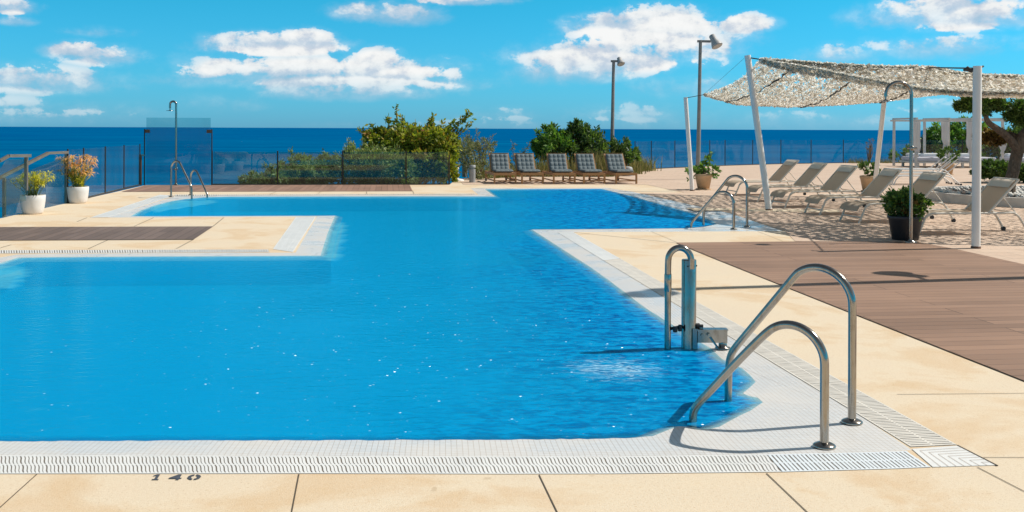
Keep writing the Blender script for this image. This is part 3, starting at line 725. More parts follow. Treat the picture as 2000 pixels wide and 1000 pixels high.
# ================================================================ POOL METALWORK
RT = .0215
def rail(root, path, rad):
    """path in (run, z); run goes along local +x"""
    pts = fillet([(t, 0, z) for t, z in path], rad, 10)
    mb = MB(); mb.tube(pts, RT, 16); mb.build('bar', M['steel'], root)
    f = MB(); f.lathe((0, 0, 0.004), [(.052, 0), (.054, .006), (.050, .012), (.036, .018), (.030, .022), (.0225, .024)], 24); f.build('flange', M['steel'], root)
low_path = [(0, 0), (0, .62), (.42, .64), (.72, .07), (.735, -.35)]
def low_rail(root):
    pts = []
    # vertical post
    pts += [(0, 0, z) for z in (0, .15, .30, .39)]
    # arch: ellipse quarter arcs
    for k in range(1, 19):
        a = PI - (PI * .72) * k / 18
        pts.append((.175 + .175 * math.cos(a), 0, .40 + .175 * math.sin(a)))
    pts += [(.33, 0, .495), (.47, 0, .345), (.60, 0, .195), (.665, 0, .122), (.702, 0, .078), (.722, 0, .04), (.725, 0, -.02), (.725, 0, -.40)]
    return pts
def tall_rail(root):
    pts = [(0, 0, z) for z in (0, .2, .4, .58)]
    for k in range(1, 19):
        a = PI - (PI * .72) * k / 18
        pts.append((.19 + .19 * math.cos(a), 0, .615 + .19 * math.sin(a)))
    pts += [(.36, 0, .700), (.50, 0, .526), (.62, 0, .378), (.675, 0, .310), (.707, 0, .262), (.722, 0, .20), (.725, 0, 0), (.725, 0, -.40)]
    return pts
def smooth_path(pts, n=2):
    for _ in range(n):
        q = [pts[0]]
        for a, b in zip(pts[:-1], pts[1:]):
            a = Vector(a); b = Vector(b); q += [a * .75 + b * .25, a * .25 + b * .75]
        q.append(pts[-1]); pts = q
    return pts
def make_rail(fn, loc, rz, label):
    root = empty('pool_handrail', (0, 0, 0), label, 'handrail', 'steel handrails at the pool steps')
    MB().tube(smooth_path(fn(root)), RT, 18).build('bar', M['steel'], root)
    MB().lathe((0, 0, 0.001), [(.054, 0), (.056, .007), (.051, .013), (.038, .019), (.030, .022), (.0222, .025)], 28).build('flange', M['steel'], root)
    root.location = loc; root.rotation_euler = (0, 0, rz); return root
def rail_pose(b, e):
    A = G(*b); B = G(*e, ZW); d = B - A; return A, math.atan2(d.y, d.x)
la, lr = rail_pose((1610, 873), (1367, 826)); ta, tr_ = rail_pose((1664, 826), (1434, 785))
low0 = make_rail(low_rail, la, lr, 'shorter curved steel handrail nearest the camera at the bottom right pool corner')
tall0 = make_rail(tall_rail, ta, tr_, 'taller curved steel handrail at the bottom right pool corner beside the mosaic edge')
a, r = rail_pose((1433, 448), (1353, 444)); dup(low0, a, r, 'shorter steel handrail at the far right pool corner before the loungers')
a, r = rail_pose((1459, 443), (1380, 440)); dup(tall0, a, r, 'taller steel handrail at the far right pool corner before the leaning white pole')
a, r = rail_pose((334, 385), (372, 388.5)); dup(tall0, a, r, 'taller steel handrail at the left far pool arm in front of the shower')
a, r = rail_pose((372, 381.5), (411, 386)); dup(low0, a, r, 'shorter steel handrail at the left far pool arm under the glass screen')

# pool lift
lc = G(1345, 680, ZW); lift = empty('pool_lift', tuple(lc), 'stainless steel pool lift post with hooked tube standing in the water edge', 'pool lift')
D_ = lc.y; k_ = D_ / F_PX
MB().lathe((lc.x, lc.y, -.5), [(.052, 0), (.052, 1.117), (.050, 1.122), (.0, 1.123)], 36).build('column', M['steel'], lift); lift_col = [c for c in bpy.data.objects if c.name == 'column'][0]
hx = G(1304, 682, ZW)
pts = [(hx.x, hx.y, -.5), (hx.x, hx.y, 0), (hx.x, hx.y, .35), (hx.x, hx.y, .57)]
cx_ = (hx.x + lc.x + .01) / 2; rr = cx_ - hx.x
for k in range(1, 14):
    a = PI - PI * k / 13; pts.append((cx_ + rr * math.cos(a), hx.y, .615 + rr * 1.15 * math.sin(a)))
pts.append((cx_ + rr, hx.y, .56))
MB().tube(smooth_path(pts, 1), .023, 16).build('hook_tube', M['steel'], lift)
MB().lathe((hx.x, hx.y, .40), [(.0245, 0), (.026, .004), (.026, .12), (.0245, .124)], 20).build('sleeve', M['steel'], lift)
kb = MB()
kb.tube([(hx.x + .02, hx.y, .135), (lc.x - .05, lc.y, .145)], .011, 10); kb.lathe((hx.x + .05, hx.y - .02, .115), [(.016, 0), (.018, .02), (.016, .04)], 12); kb.lathe((hx.x + .085, hx.y - .01, .12), [(.014, 0), (.016, .03), (.012, .045)], 12)
kb.build('clamp', M['black'], lift)
MB().tube([(lc.x + .05, lc.y - .01, .152), (lc.x + .075, lc.y - .01, .152)], .018, 12).tube([(lc.x + .073, lc.y - .01, .15), (lc.x + .10, lc.y - .01, .15)], .012, 12).build('knob', M['black'], lift)
bx = MB(); bx.box((lc.x + .155, lc.y - .03, .085), (.215, .07, .085)); bx.box((lc.x + .155, lc.y - .03, .132), (.225, .08, .008)); bx.build('bracket_box', M['steel'], lift)
MB().box((lc.x + .035, lc.y - .055, .065), (.035, .02, .15)).build('plate', M['steel'], lift)
MB().lathe((lc.x + .235, lc.y - .04, 0.0), [(.055, 0), (.055, .006), (.030, .010), (.030, .045)], 22).build('anchor', M['steel'], lift)
lv = MB(); lv.bar((lc.x + .13, lc.y - .075, .10), (lc.x + .19, lc.y - .10, .01), .022, .008); lv.tube([(lc.x + .13, lc.y - .09, .10), (lc.x + .13, lc.y - .06, .10)], .013, 10); lv.tube([(lc.x + .085, lc.y - .08, .095), (lc.x + .085, lc.y - .06, .095)], .012, 10)
lv.build('lever', M['steel'], lift)
for a in (-1.9, -1.1, -.3): MB().tube([(lc.x + .05 * math.cos(a), lc.y + .05 * math.sin(a), .58), (lc.x + .057 * math.cos(a), lc.y + .057 * math.sin(a), .58)], .006, 8).build('bolt', M['dark_metal'], lift_col)

# showers
def shower(basep, toppx, headpx, label, r, tap):
    b = G(*basep); d = b.y; root = empty('outdoor_shower', tuple(b), label, 'shower')
    top = P(toppx[0], toppx[1], d); hd = P(headpx[0], headpx[1], d)
    w2 = (b.x - hd.x) / 2; cx = b.x - w2; zc = top.z - abs(w2) - r
    pts = [(b.x, d, 0), (b.x, d, zc * .5), (b.x, d, zc)]
    for k in range(1, 16):
        a = PI * k / 15; pts.append((cx + w2 * math.cos(a), d, zc + abs(w2) * math.sin(a)))
    pts.append((hd.x, d, hd.z + .06))
    MB().tube(pts, r, 14).build('pole', M['steel'], root)
    MB().tube([(hd.x, d, hd.z + .07), (hd.x, d, hd.z)], r * .45, 10).lathe((hd.x, d, hd.z - .006), [(.10, 0), (.10, .008), (.03, .014), (.012, .03)], 24).build('shower_head', M['steel'], root)
    MB().lathe((b.x, d, .009), [(.075, 0), (.075, .008), (.045, .016), (.038, .03)], 24).build('base_plate', M['steel'], root)
    MB().tube([(b.x - .07, d - .02, tap), (b.x + .07, d - .02, tap)], .014, 10).lathe((b.x, d - .03, tap - .03), [(.02, 0), (.03, .02), (.03, .05), (.02, .06)], 12).build('tap', M['steel'], root)
shower((1779, 474), (1752, 157), (1730, 197), 'tall curved steel shower at the edge of the brown deck at right', .024, 1.30)
shower((343.5, 361.4), (337, 196), (332, 216), 'curved steel shower standing before the glass screen at left', .028, .43)

# ================================================================ GLASS SCREENS, RAILINGS
def pane(mb, a, b, z0, z1, th=.012):
    a = Vector((a.x, a.y, z0)); b = Vector((b.x, b.y, z0)); c = (a + b) / 2
    mb.bar(Vector((a.x, a.y, (z0 + z1) / 2)), Vector((b.x, b.y, (z0 + z1) / 2)), th, z1 - z0)
def glass_fence(label, pts, h, gm, gap=.02, postw=.035, posth=None, name='glass_fence', kick=True, group=None):
    root = empty(name, tuple(pts[0]), label, 'glass fence', group)
    for i in range(len(pts) - 1):
        a, b = pts[i], pts[i + 1]; d = (b - a).normalized()
        mb = MB(); hh = h[i] if isinstance(h, list) else h
        pane(mb, a + d * (gap + postw / 2), b - d * (gap + postw / 2), .03, hh); mb.build('glass_pane', gm, root)
        if kick: mb = MB(); mb.bar(a + Vector((0, 0, .018)), b + Vector((0, 0, .018)), .05, .028); mb.build('base_rail', M['dark_metal'], root)
    for i, a in enumerate(pts):
        hh = (h[min(i, len(h) - 1)] if isinstance(h, list) else h) if posth is None else posth
        mb = MB(); mb.bar(a + Vector((0, 0, 0.005)), a + Vector((0, 0, hh + .02)), postw, .03); mb.build('post', M['dark_metal'], root)
    return root
inw = Vector((.06, -.05, 0))
fp = [G(x, y) for x, y in ((132, 397.2), (163, 389.2), (205.5, 378.6), (242, 369.6), (273, 362.2))]
glass_fence('low clear glass balustrade running along the left terrace edge behind the pink topped plant', fp, 1.08, M['glass_clear'], postw=.022)
# tall wind screen
tb = empty('glass_windscreen', tuple(G(283, 361.6)), 'tall tinted glass screen with brown clamps behind the left shower', 'glass screen')
a, b = G(284, 361.4), G(412.5, 361.2); pm = MB(); pane(pm, a + Vector((.02, 0, 0)), b + Vector((-.02, 0, 0)), .04, EYE + (248.5 - 230) / F_PX * a.y); pm.build('glass_pane', M['glass_screen'], tb)
for q, s in ((a, 1), (b, -1)):
    MB().bar(q + Vector((-.02 * s, -.02, 0)), q + Vector((-.02 * s, -.02, 1.50)), .024, .03).build('post', M['dark_metal'], tb)
    MB().box(q + Vector((.06 * s, -.02, 1.44)), (.11, .06, .09)).build('clamp', M['bronze'], tb)
# end post with a short handle left of the screen
tb = empty('gate_post', tuple(G(274, 362)), 'short brown steel post with bent handle beside the tall glass screen', 'post')
q = G(274, 362); MB().bar(q, q + Vector((0, 0, .80)), .06, .06).build('post', M['bronze'], tb)
MB().bar(q + Vector((-.03, 0, .80)), q + Vector((.12, 0, .80)), .05, .05).build('handle', M['steel'], tb)
fp = [G(x, y) for x, y in ((414, 361.2), (542, 361.2), (669, 361.0), (793, 360.9), (877, 360.7))]
glass_fence('tinted glass fence in front of the hedge beside the far brown deck', fp, [.90, .90, .90, .90, .80], M['glass'], postw=.036)
fp = [v + Vector((0, .0, 0)) for v in [G(*p) for p in ((1240, 333), (1272, 330.6), (1318, 328.2), (1347, 327), (1386, 325), (1416, 323.9), (1470, 322.2), (1525, 320.6), (1584, 319.6), (1647, 318.6), (1720, 318.2), (1800, 318), (1880, 318), (1960, 318), (2050, 318))]]
glass_fence('long clear glass fence along the far edge of the stone plaza above the sea', fp, 1.08, M['glass_clear'], postw=.030, gap=.01)
# stair railings, far left
def stair_rail(label, rail_pts, posts, glass):
    root = empty('stair_railing', tuple(posts[0][0]), label, 'railing', 'railings of the stairs at left')
    mb = MB()
    for a_, b_ in zip(rail_pts[:-1], rail_pts[1:]): mb.bar(a_, b_, .06, .05)
    mb.build('handrail', M['bronze_rail'], root)
    for (g, z) in posts: MB().bar(g, Vector((g.x, g.y, z)), .05, .05).build('post', M['bronze_rail'], root)
    for q in glass:
        mb = MB(); th = Vector((0, .012, 0)); mb.add([v for v in q] + [v + th for v in q], [(0, 1, 2, 3), (7, 6, 5, 4)] + [(i, (i + 1) % 4, 4 + (i + 1) % 4, 4 + i) for i in range(4)]); mb.build('glass_pane', M['glass'], root)
M['bronze_rail'] = simple('brushed_bronze_rail', (0.34, 0.26, 0.20), 0.35, 0.7)
d2 = G(132, 397).y
r2 = [P(-60, 390, d2 - 2.6), P(0, 347, d2 - 1.9), P(94, 299, d2 - .55), P(132, 297.5, d2 - .05)]
stair_rail('longer sloping bronze stair handrail ending beside the pink topped plant', r2, [(G(129, 397), r2[-1].z), (P(8, 424, d2 - 1.9), P(8, 347, d2 - 1.9).z)],
           [[G(4, 425), G(128, 397.4), r2[-1] - Vector((.03, 0, .08)), P(8, 352, d2 - 1.9)]])
d1 = G(0, 427).y - .5
r1 = [P(-60, 352, d1 + .1), P(0, 314, d1 + .3), P(17, 304.5, d1 + .4), P(59, 304, d1 + .8)]
stair_rail('shorter sloping bronze stair handrail at the left picture edge behind the lime plant', r1, [(P(51, 372, d1 + .8), P(51, 306, d1 + .8).z)],
           [[P(-60, 420, d1 + .1), P(50, 392, d1 + .75), P(50, 310, d1 + .75), P(12, 312, d1 + .35)]])

# ================================================================ LAMP POSTS
def lamp_post(bpx, bpy, tpx, tpy, label, arm, head, r=.06):
    b = G(bpx, bpy); d = b.y; root = empty('floodlight_post', tuple(b), label, 'lamp post', 'floodlight posts round the terrace')
    tp = P(tpx, tpy, d)
    MB().tube([b, b.lerp(tp, .25), b.lerp(tp, .5), tp], [r * 1.25, r * 1.1, r * .98, r * .82], 16).build('pole', M['pole_grey'], root)
    a = P(arm[0][0], arm[0][1], d); c = P(arm[1][0], arm[1][1], d)
    MB().bar(a, c, .07, .07).build('arm', M['pole_grey'], root)
    h0 = P(head[0][0], head[0][1], d); h1 = P(head[1][0], head[1][1], d - head[2]); ax = (h1 - h0)
    hd = MB(); q = [h0, h0 + ax * .05, h0 + ax * .45, h0 + ax * .75, h0 + ax * .97, h1]
    s = head[3]
    hd.tube(q, [s * .52, s * .62, s * .66, s * .95, s * 1.1, s * 1.1], 20); o = hd.build('lamp_head', M['lamp_grey'], root)
    ln = MB(); n_ = ax.normalized(); ln.tube([h1, h1 + n_ * .015], s * 1.0, 20); ln.build('lens', M['lens'], o)
    return root
lamp_post(1194.5, 340, 1198.5, 119, 'slimmer floodlight post behind the teak loungers', ((1193, 119.5), (1206, 119.5)), ((1209, 113), (1213, 125), .12, .125), .062)
lamp_post(1363, 350, 1368, 80, 'taller floodlight post behind the terracotta potted plant', ((1362, 80.5), (1388, 81)), ((1390, 69), (1401, 90), .15, .16), .06)
# one more post stands just outside the frame; its shadow crosses the brown deck
bp = Vector((7.0, 10.96, 0)); root = empty('floodlight_post', tuple(bp), 'floodlight post right of the frame whose shadow crosses the brown deck', 'lamp post', 'floodlight posts round the terrace')
MB().tube([bp, bp + Vector((0, 0, 6.2))], [.10, .075], 14).build('pole', M['pole_grey'], root)
MB().bar(bp + Vector((0, 0, 6.1)), bp + Vector((.35, 0, 6.1)), .06, .06).build('arm', M['pole_grey'], root)
MB().tube([bp + Vector((.10, -.1, 6.45)), bp + Vector((-.1, -.2, 6.15)), bp + Vector((-.2, -.25, 6.0))], [.12, .13, .2], 16).build('lamp_head', M['lamp_grey'], root)
MB().tube([bp + Vector((0, .05, 3.0)), bp + Vector((.05, .45, 3.08))], .025, 10).tube([bp + Vector((.15, .35, 3.15)), bp + Vector((-.2, .45, 2.95)), bp + Vector((-.35, .5, 2.8))], [.1, .12, .17], 16).build('side_lamp', M['lamp_grey'], root)

# ================================================================ SHADE SAIL
def sail_pole(b, t, dt, label, wd):
    B = G(*b); T = P(t[0], t[1], B.y + dt); root = empty('sail_pole', tuple(B), label, 'pole', 'white poles of the shade net')
    MB().tube([B, T], wd, 20).build('shaft', M['pole_white'], root)
    MB().lathe((B.x, B.y, .004), [(wd * 1.15, 0), (wd * 1.15, .02), (wd * 1.01, .03)], 20).build('foot', M['bronze'], root)
    return T
TA = sail_pole((1352, 373), (1339, 190), 0, 'thin white pole leaning left beside the terracotta pot', .052)
TB = sail_pole((1502, 411), (1460, 108), 0, 'tall white pole leaning left behind the far right handrails', .060)
TC = sail_pole((1906, 485.5), (1909, 129), 0, 'thick upright white pole at the right deck edge', .055)
TD = sail_pole((1707, 378), (1727, 196), -1.0, 'slim white pole leaning right behind the row of sling loungers', .055)
Rr = [(1485, 116, 19.3), (1560, 121, 18.8), (1640, 127, 18.0), (1720, 131, 17.4), (1815, 132, 17.0), (1870, 143, 16.8), (1920, 148, 16.6), (2000, 150, 16.3), (2250, 154, 16)]
Ff = [(1374, 185, 25), (1440, 203, 24.5), (1540, 207.5, 24), (1640, 203, 24), (1720, 197, 24), (1838, 179, 23), (1900, 172, 22.5), (2000, 165, 22), (2300, 158, 21)]
Nn = [(1487, 117, 19.3), (1590, 134, 18.1), (1680, 152, 16.8), (1760, 168, 15.6), (1838, 178, 14.7), (1880, 180.5, 14.5), (1930, 182, 14.4), (2000, 182.5, 14.2), (2250, 184, 14)]
Rr, Ff, Nn = ([P(*p) for p in q] for q in (Rr, Ff, Nn))
def ev(curve, s):
    s = max(0, min(len(curve) - 1.0001, s)); i = int(s); return curve[i].lerp(curve[i + 1], s - i)
sail = empty('shade_net', tuple(Rr[0]), 'beige camouflage shade net stretched between white poles at right', 'shade net')
def net_panel(A, B, count, size, m, bow, name):
    me_v = []; me_f = []; K = len(A) - 1.001
    ss = RNG.random(count) * K; vv = RNG.random(count)
    # extra pieces along the edges
    ne = count // 14; vv[:ne] = RNG.random(ne) * .02; vv[ne:2 * ne] = 1 - RNG.random(ne) * .02
    for s, v in zip(ss, vv):
        a = ev(A, s); b = ev(B, s); p = a.lerp(b, v)
        # the net is cut into loops that leave openings a hand wide
        if .02 < v < .98:
            ix, iy = math.floor(p.x / .19), math.floor(p.y / .21); h_ = math.sin(ix * 12.9898 + iy * 78.233) * 43758.5453; h_ -= math.floor(h_)
            g_ = math.sin(ix * 39.346 + iy * 11.135) * 24634.6345; g_ -= math.floor(g_)
            ox, oy = (ix + .3 + .4 * h_) * .19, (iy + .3 + .4 * g_) * .21
            if ((p.x - ox) / (.045 + .03 * g_)) ** 2 + ((p.y - oy) / (.05 + .03 * h_)) ** 2 < 1: continue
        if bow and s < 1.5: p.x += bow * math.sin(PI * v) * (1 - s / 1.5)
        p.z -= .14 * math.sin(PI * v) * min(1, s + .3)
        L = (b - a).length
        # direction along u
        t1 = (ev(A, s + .05) - ev(A, s - .05)).normalized(); t2 = (b - a).normalized(); nrm = t1.cross(t2).normalized()
        ang = random.uniform(0, 2 * PI); d1 = t1 * math.cos(ang) + t2 * math.sin(ang)
        d1 = (d1 + nrm * random.uniform(-.8, .8)).normalized(); d2_ = nrm.cross(d1).normalized()
        d2_ = (d2_ + nrm * random.uniform(-.7, .7)).normalized()
        sz = size * random.uniform(.6, 1.4); w_ = sz * random.uniform(.45, .8)
        p = p + nrm * random.uniform(-.03, .03)
        o = len(me_v)
        me_v += [p - d1 * sz * .5, p + d2_ * w_ * .5 + nrm * random.uniform(-.03, .03), p + d1 * sz * .5, p - d2_ * w_ * .5]
        me_f.append((o, o + 1, o + 2, o + 3))
    mb = MB(); mb.v = [tuple(v) for v in me_v]; mb.f = me_f; mb.smooth = [False] * len(me_f); return mb.build(name, m, sail)
net_panel(Rr, Ff, 76000, .056, M['net'], .18, 'net_panel')
net_panel(Rr, Nn, 24000, .074, M['net'], 0, 'net_panel')
cb = MB()
def resample(c, n=40): return [ev(c, (len(c) - 1.001) * i / n) for i in range(n + 1)]
for c_, q_ in ((Rr, .014), (Ff, .010), (Nn, .004)): MB().tube(resample(c_), q_, 6).build('edge_rope', M['cord'], sail)
for s in (1.0, 2.6, 4.2):
    MB().tube([ev(Rr, s).lerp(ev(Ff, max(0, s - .35)), t) - Vector((random.uniform(-.03, .03), 0, .14 * math.sin(PI * t) + .04 + random.uniform(-.02, .02))) for t in np.linspace(0, 1, 40)], [random.uniform(.004, .02) for _ in range(40)], 6).build('seam', M['cord'], sail)
for a_, b_, q_ in ((TB - Vector((0, 0, .04)), Rr[0], .012), (TA - Vector((0, 0, .02)), Ff[0], .008), (TC - Vector((0, 0, .03)), Rr[4], .011), (TD, Ff[4], .012), (TB, Ff[0], .003),
                   (TC - Vector((0, 0, .03)), TC + Vector((.1, .05, .0)), .014)):
    MB().tube([a_, b_], q_, 6).build('stay_cable', M['cord'], sail)
MB().tube([TC + Vector((-.14, .1, -.05)), TC + Vector((-.10, .07, -.03)), TC + Vector((-.06, .04, -.06)), TC + Vector((-.03, 0, -.03))], [.012, .035, .028, .02], 8).build('rope_bundle', M['cord'], sail)

# ================================================================ SLING LOUNGERS
def sling_lounger():
    r = empty('sling_lounger', (0, 0, 0), '', 'sun lounger', 'beige sling loungers in a row under the shade net')
    Wd = .62; fr = MB()
    for y in (0, Wd):
        fr.tube(fillet([(.10, y, .24), (.20, y, .325), (1.25, y, .325), (1.52, y, .33)], .06, 5), .017, 8)
    for x in (.3, .75, 1.12): fr.tube([(x, 0, .31), (x, Wd, .31)], .012, 8)
    fr.build('frame', M['frame'], r)
    for y in (0, Wd):
        MB().tube(smooth_path([(0, y, 0), (.05, y, .10), (.10, y, .22), (.13, y, .285), (.20, y, .325)], 1), .018, 8).build('leg', M['frame'], r)
        MB().tube(smooth_path([(1.48, y, .33), (1.56, y, .30), (1.64, y, .19), (1.72, y, .05)], 1), .018, 8).build('leg', M['frame'], r); lg = bpy.context.scene.collection.objects[-1]
        wh = MB(); wh.tube([(1.73, y - .018, .035), (1.73, y + .018, .035)], .034, 14); wh.build('wheel', M['black'], lg)
    MB().tube([(.05, 0, .10), (.05, Wd, .10)], .012, 8).build('crossbar', M['frame'], r)
    # seat sling
    prof = [(-.02, .215), (.03, .285), (.10, .325), (.22, .34)] + [(x, .338 - .012 * math.sin(PI * (x - .22) / .9)) for x in np.linspace(.34, 1.12, 7)]
    def sheet_(prof, th, inset):
        mb = MB(); N_ = 5; q = len(prof)
        for sgn in (0, 1):
            vs = [(x, inset + (Wd - 2 * inset) * j / N_, z - sgn * th - .012 * math.sin(PI * j / N_)) for (x, z) in prof for j in range(N_ + 1)]
            mb.add(vs, [(i * (N_ + 1) + j, i * (N_ + 1) + j + 1, (i + 1) * (N_ + 1) + j + 1, (i + 1) * (N_ + 1) + j) for i in range(q - 1) for j in range(N_)], True)
        return mb
    sheet_(prof, .006, .012).build('seat_sling', M['sling'], r)
    bt, bz = 1.56, .80
    bp = [(1.12 + (bt - 1.12) * t, .335 + (bz - .335) * t) for t in np.linspace(0, 1, 6)]
    sheet_(bp, .006, .012).build('back_sling', M['sling'], r)
    bf = MB()
    for y in (0, Wd): bf.tube([(1.10, y, .325), (bt + .02, y, bz + .02)], .017, 8)
    bf.tube([(bt + .02, 0, bz + .02), (bt + .02, Wd, bz + .02)], .014, 8); bf.build('back_frame', M['frame'], r)
    st = MB()
    for y in (.05, Wd - .05): st.tube([(1.36, y, .56), (1.56, y, .33)], .009, 6)
    st.tube([(1.56, .05, .33), (1.56, Wd - .05, .33)], .009, 6); st.build('back_support', M['frame'], r)
    pl_ = MB(); N1, N2 = 6, 10; vs = []
    e = Vector((bt - 1.12, 0, bz - .335)).normalized(); nn = Vector((-e.z, 0, e.x))
    for side in (1, -1):
        for i in range(N1 + 1):
            for j in range(N2 + 1):
                a = i / N1; b_ = j / N2; th = .042 * (math.sin(PI * a) ** .5) * (math.sin(PI * b_) ** .35 if 0 < b_ < 1 else 0) + .002
                p = Vector((bt, 0, bz)) - e * (.155 * (1 - a)) + Vector((0, .03 + (Wd - .06) * b_, 0)) + nn * (.018 + side * th); vs.append(p)
    q = (N1 + 1) * (N2 + 1); pl_.add(vs, [(s * q + i * (N2 + 1) + j, s * q + i * (N2 + 1) + j + 1, s * q + (i + 1) * (N2 + 1) + j + 1, s * q + (i + 1) * (N2 + 1) + j) for s in (0, 1) for i in range(N1) for j in range(N2)], True)
    pl_.build('head_pillow', M['pillow'], r)
    return r
s0 = sling_lounger()
spots = [((1435, 382.5), 'farthest sling lounger of the row, behind the tall leaning pole'), ((1479, 395), 'second farthest sling lounger, its seat crossed by the tall leaning pole'),
         ((1532, 407), 'third sling lounger from the far end, left of the slim pole leaning right'), ((1600, 421), 'fourth sling lounger from the far end, its back before the slim pole leaning right'),
         ((1677, 437), 'sling lounger whose back rises behind the bush in the charcoal pot'), ((1792, 460.5), 'nearest sling lounger, crossed by the thick upright white pole')]
for i, (p, lab) in enumerate(spots):
    if i == 0: s0.location = G(*p); s0.rotation_euler = (0, 0, R_(9)); s0['label'] = lab; s0['category'] = 'sun lounger'
    else: dup(s0, G(*p), R_(9 + (i * 37 % 5 - 2) * 1.3), lab)

# stack of bare slatted lounger frames
def bare(k):
    labs = ['lowest slatted white lounger frame of the stack near the olive tree', 'middle slatted white lounger frame of the stack near the olive tree', 'topmost slatted white lounger frame of the stack near the olive tree']
    b = G(1752, 362); r = empty('slatted_lounger', (b.x + k * .03, b.y + k * .22, 0.0), labs[k], 'lounger frame', 'slatted lounger frames stacked on the plaza')
    o = Vector(r.location); z = .26 + k * .085; fr = MB()
    for y in (0, .62): fr.tube([o + Vector((0, y, z)), o + Vector((1.35, y, z))], .016, 6); fr.tube([o + Vector((1.28, y, z)), o + Vector((1.78, y, z + .40))], .016, 6)
    fr.build('frame', M['pole_white'], r)
    sl = MB()
    for j in range(7): y = .03 + j * .093; sl.bar(o + Vector((.02, y, z + .012)), o + Vector((1.3, y, z + .012)), .04, .012)
    sl.build('slats', M['pole_white'], r)
    for y in (0, .62):
        MB().tube(smooth_path([o + Vector((-.10, y, 0)), o + Vector((.0, y, z * .8)), o + Vector((.12, y, z))], 1), .017, 6).build('leg', M['pole_white'], r)
        MB().tube(smooth_path([o + Vector((1.25, y, z + .02)), o + Vector((1.5, y, z - .02)), o + Vector((1.66, y, z * .5)), o + Vector((1.78, y, .03))], 1), .017, 6).build('leg', M['pole_white'], r)
        MB().tube([o + Vector((1.79, y - .02, .03)), o + Vector((1.79, y + .02, .03))], .03, 10).build('wheel', M['black'], r)
for k in range(3): bare(k)

# ================================================================ TEAK LOUNGERS
def teak():
    r = empty('teak_lounger', (0, 0, 0), '', 'sun lounger', 'teak loungers with tufted cushions facing the pool')
    W_ = .60; L_ = 1.75; fr = MB()
    for x in (0, W_): fr.bar((x, 0, .27), (x, L_, .27), .035, .07)
    for y in (0.01, .62, 1.2, L_ - .01): fr.bar((0.02, y, .27), (W_ - .02, y, .27), .035, .055)
    fr.build('frame', M['wood'], r)
    for x in (0, W_):
        for y in (.03, 1.62): MB().bar((x, y, 0.0 if y < 1 else .05), (x, y, .235), .045, .05).build('leg', M['wood'], r)
        MB().tube([(x - .02, 1.62, .06), (x + .02, 1.62, .06)], .06, 16).build('wheel', M['black'], r)
    lo = MB(); lo.bar((.02, .03, .09), (W_ - .02, .03, .09), .03, .03); lo.bar((0, .05, .09), (0, 1.6, .09), .03, .03); lo.bar((W_, .05, .09), (W_, 1.6, .09), .03, .03); lo.build('stretcher', M['wood'], r)
    sl = MB()
    for j in range(9): y = .06 + j * .085; sl.bar((.02, y, .302), (W_ - .02, y, .302), .06, .014)
    sl.build('seat_slats', M['wood'], r)
    hy, hz = .82, .31; ty, tz = 1.15, .80; bk = MB()
    for x in (.03, W_ - .03): bk.bar((x, hy, hz), (x, ty + .03, tz + .03), .04, .03)
    for t in np.linspace(.08, 1.03, 8): bk.bar((.03, hy + (ty - hy) * t, hz + (tz - hz) * t), (W_ - .03, hy + (ty - hy) * t, hz + (tz - hz) * t), .014, .05)
    bk.bar((.01, ty + .03, tz + .01), (W_ - .01, ty + .03, tz + .01), .03, .05)
    bk.build('backrest', M['wood'], r)
    # tufted cushion: seat run then back run, bulging between buttons
    NX, NY = 32, 72; cols, rws = 4, 9; Ls = .72; Lb = .56; T = Ls + Lb
    def path(s):
        if s < Ls - .06: return Vector((0, .10 + s, .345)), Vector((0, 0, 1))
        b0 = Vector((0, ty - hy, tz - hz)).normalized(); nb = Vector((0, -b0.z, b0.y))
        if s > Ls + .06: p = Vector((0, .10 + Ls, .345)) + b0 * (s - Ls); return p, nb
        t = (s - Ls + .06) / .12; a = Vector((0, .10 + Ls - .06, .345)); m_ = Vector((0, .10 + Ls, .345)); c = m_ + b0 * .06
        return a * (1 - t) ** 2 + m_ * 2 * t * (1 - t) + c * t * t, (Vector((0, 0, 1)) * (1 - t) + nb * t).normalized()
    vs = []
    for side in (1, -1):
        for i in range(NY + 1):
            s = T * i / NY; p, nr = path(s)
            for j in range(NX + 1):
                u = j / NX; e = (min(u, 1 - u, i / NY * 2.2, (1 - i / NY) * 2.2) * 14)
                ed = min(1, e) ** .5
                bul = .45 + .55 * (abs(math.sin(PI * cols * u)) * abs(math.sin(PI * rws * i / NY))) ** .6
                h = .048 * bul * ed if side == 1 else -.035 * ed
                vs.append(p + Vector((.045 + (W_ - .09) * u, 0, 0)) + nr * (h + .01))
    q = (NX + 1) * (NY + 1); cu = MB()
    cu.add(vs, [(s * q + i * (NX + 1) + j, s * q + i * (NX + 1) + j + 1, s * q + (i + 1) * (NX + 1) + j + 1, s * q + (i + 1) * (NX + 1) + j) for s in (0, 1) for i in range(NY) for j in range(NX)], True)
    cu.build('cushion', M['cushion'], r)
    return r
t0 = teak()
tp = [((966, 359.6), 'teak lounger at the left end of the row, beside the grey bollard lights'), ((1020, 359.6), 'second teak lounger from the left in the row facing the pool'),
      ((1082, 359.7), 'middle teak lounger with tufted cushion, bollard light behind it'), ((1141, 359.7), 'second teak lounger from the right in the row facing the pool'),
      ((1204, 359.8), 'teak lounger at the right end of the row, below the slimmer floodlight post')]
for i, (p, lab) in enumerate(tp):
    a = R_(10 + [0, 2, -1, 1, 3][i])
    if i == 0: t0.location = G(*p); t0.rotation_euler = (0, 0, a); t0['label'] = lab; t0['category'] = 'sun lounger'
    else: dup(t0, G(*p), a, lab)

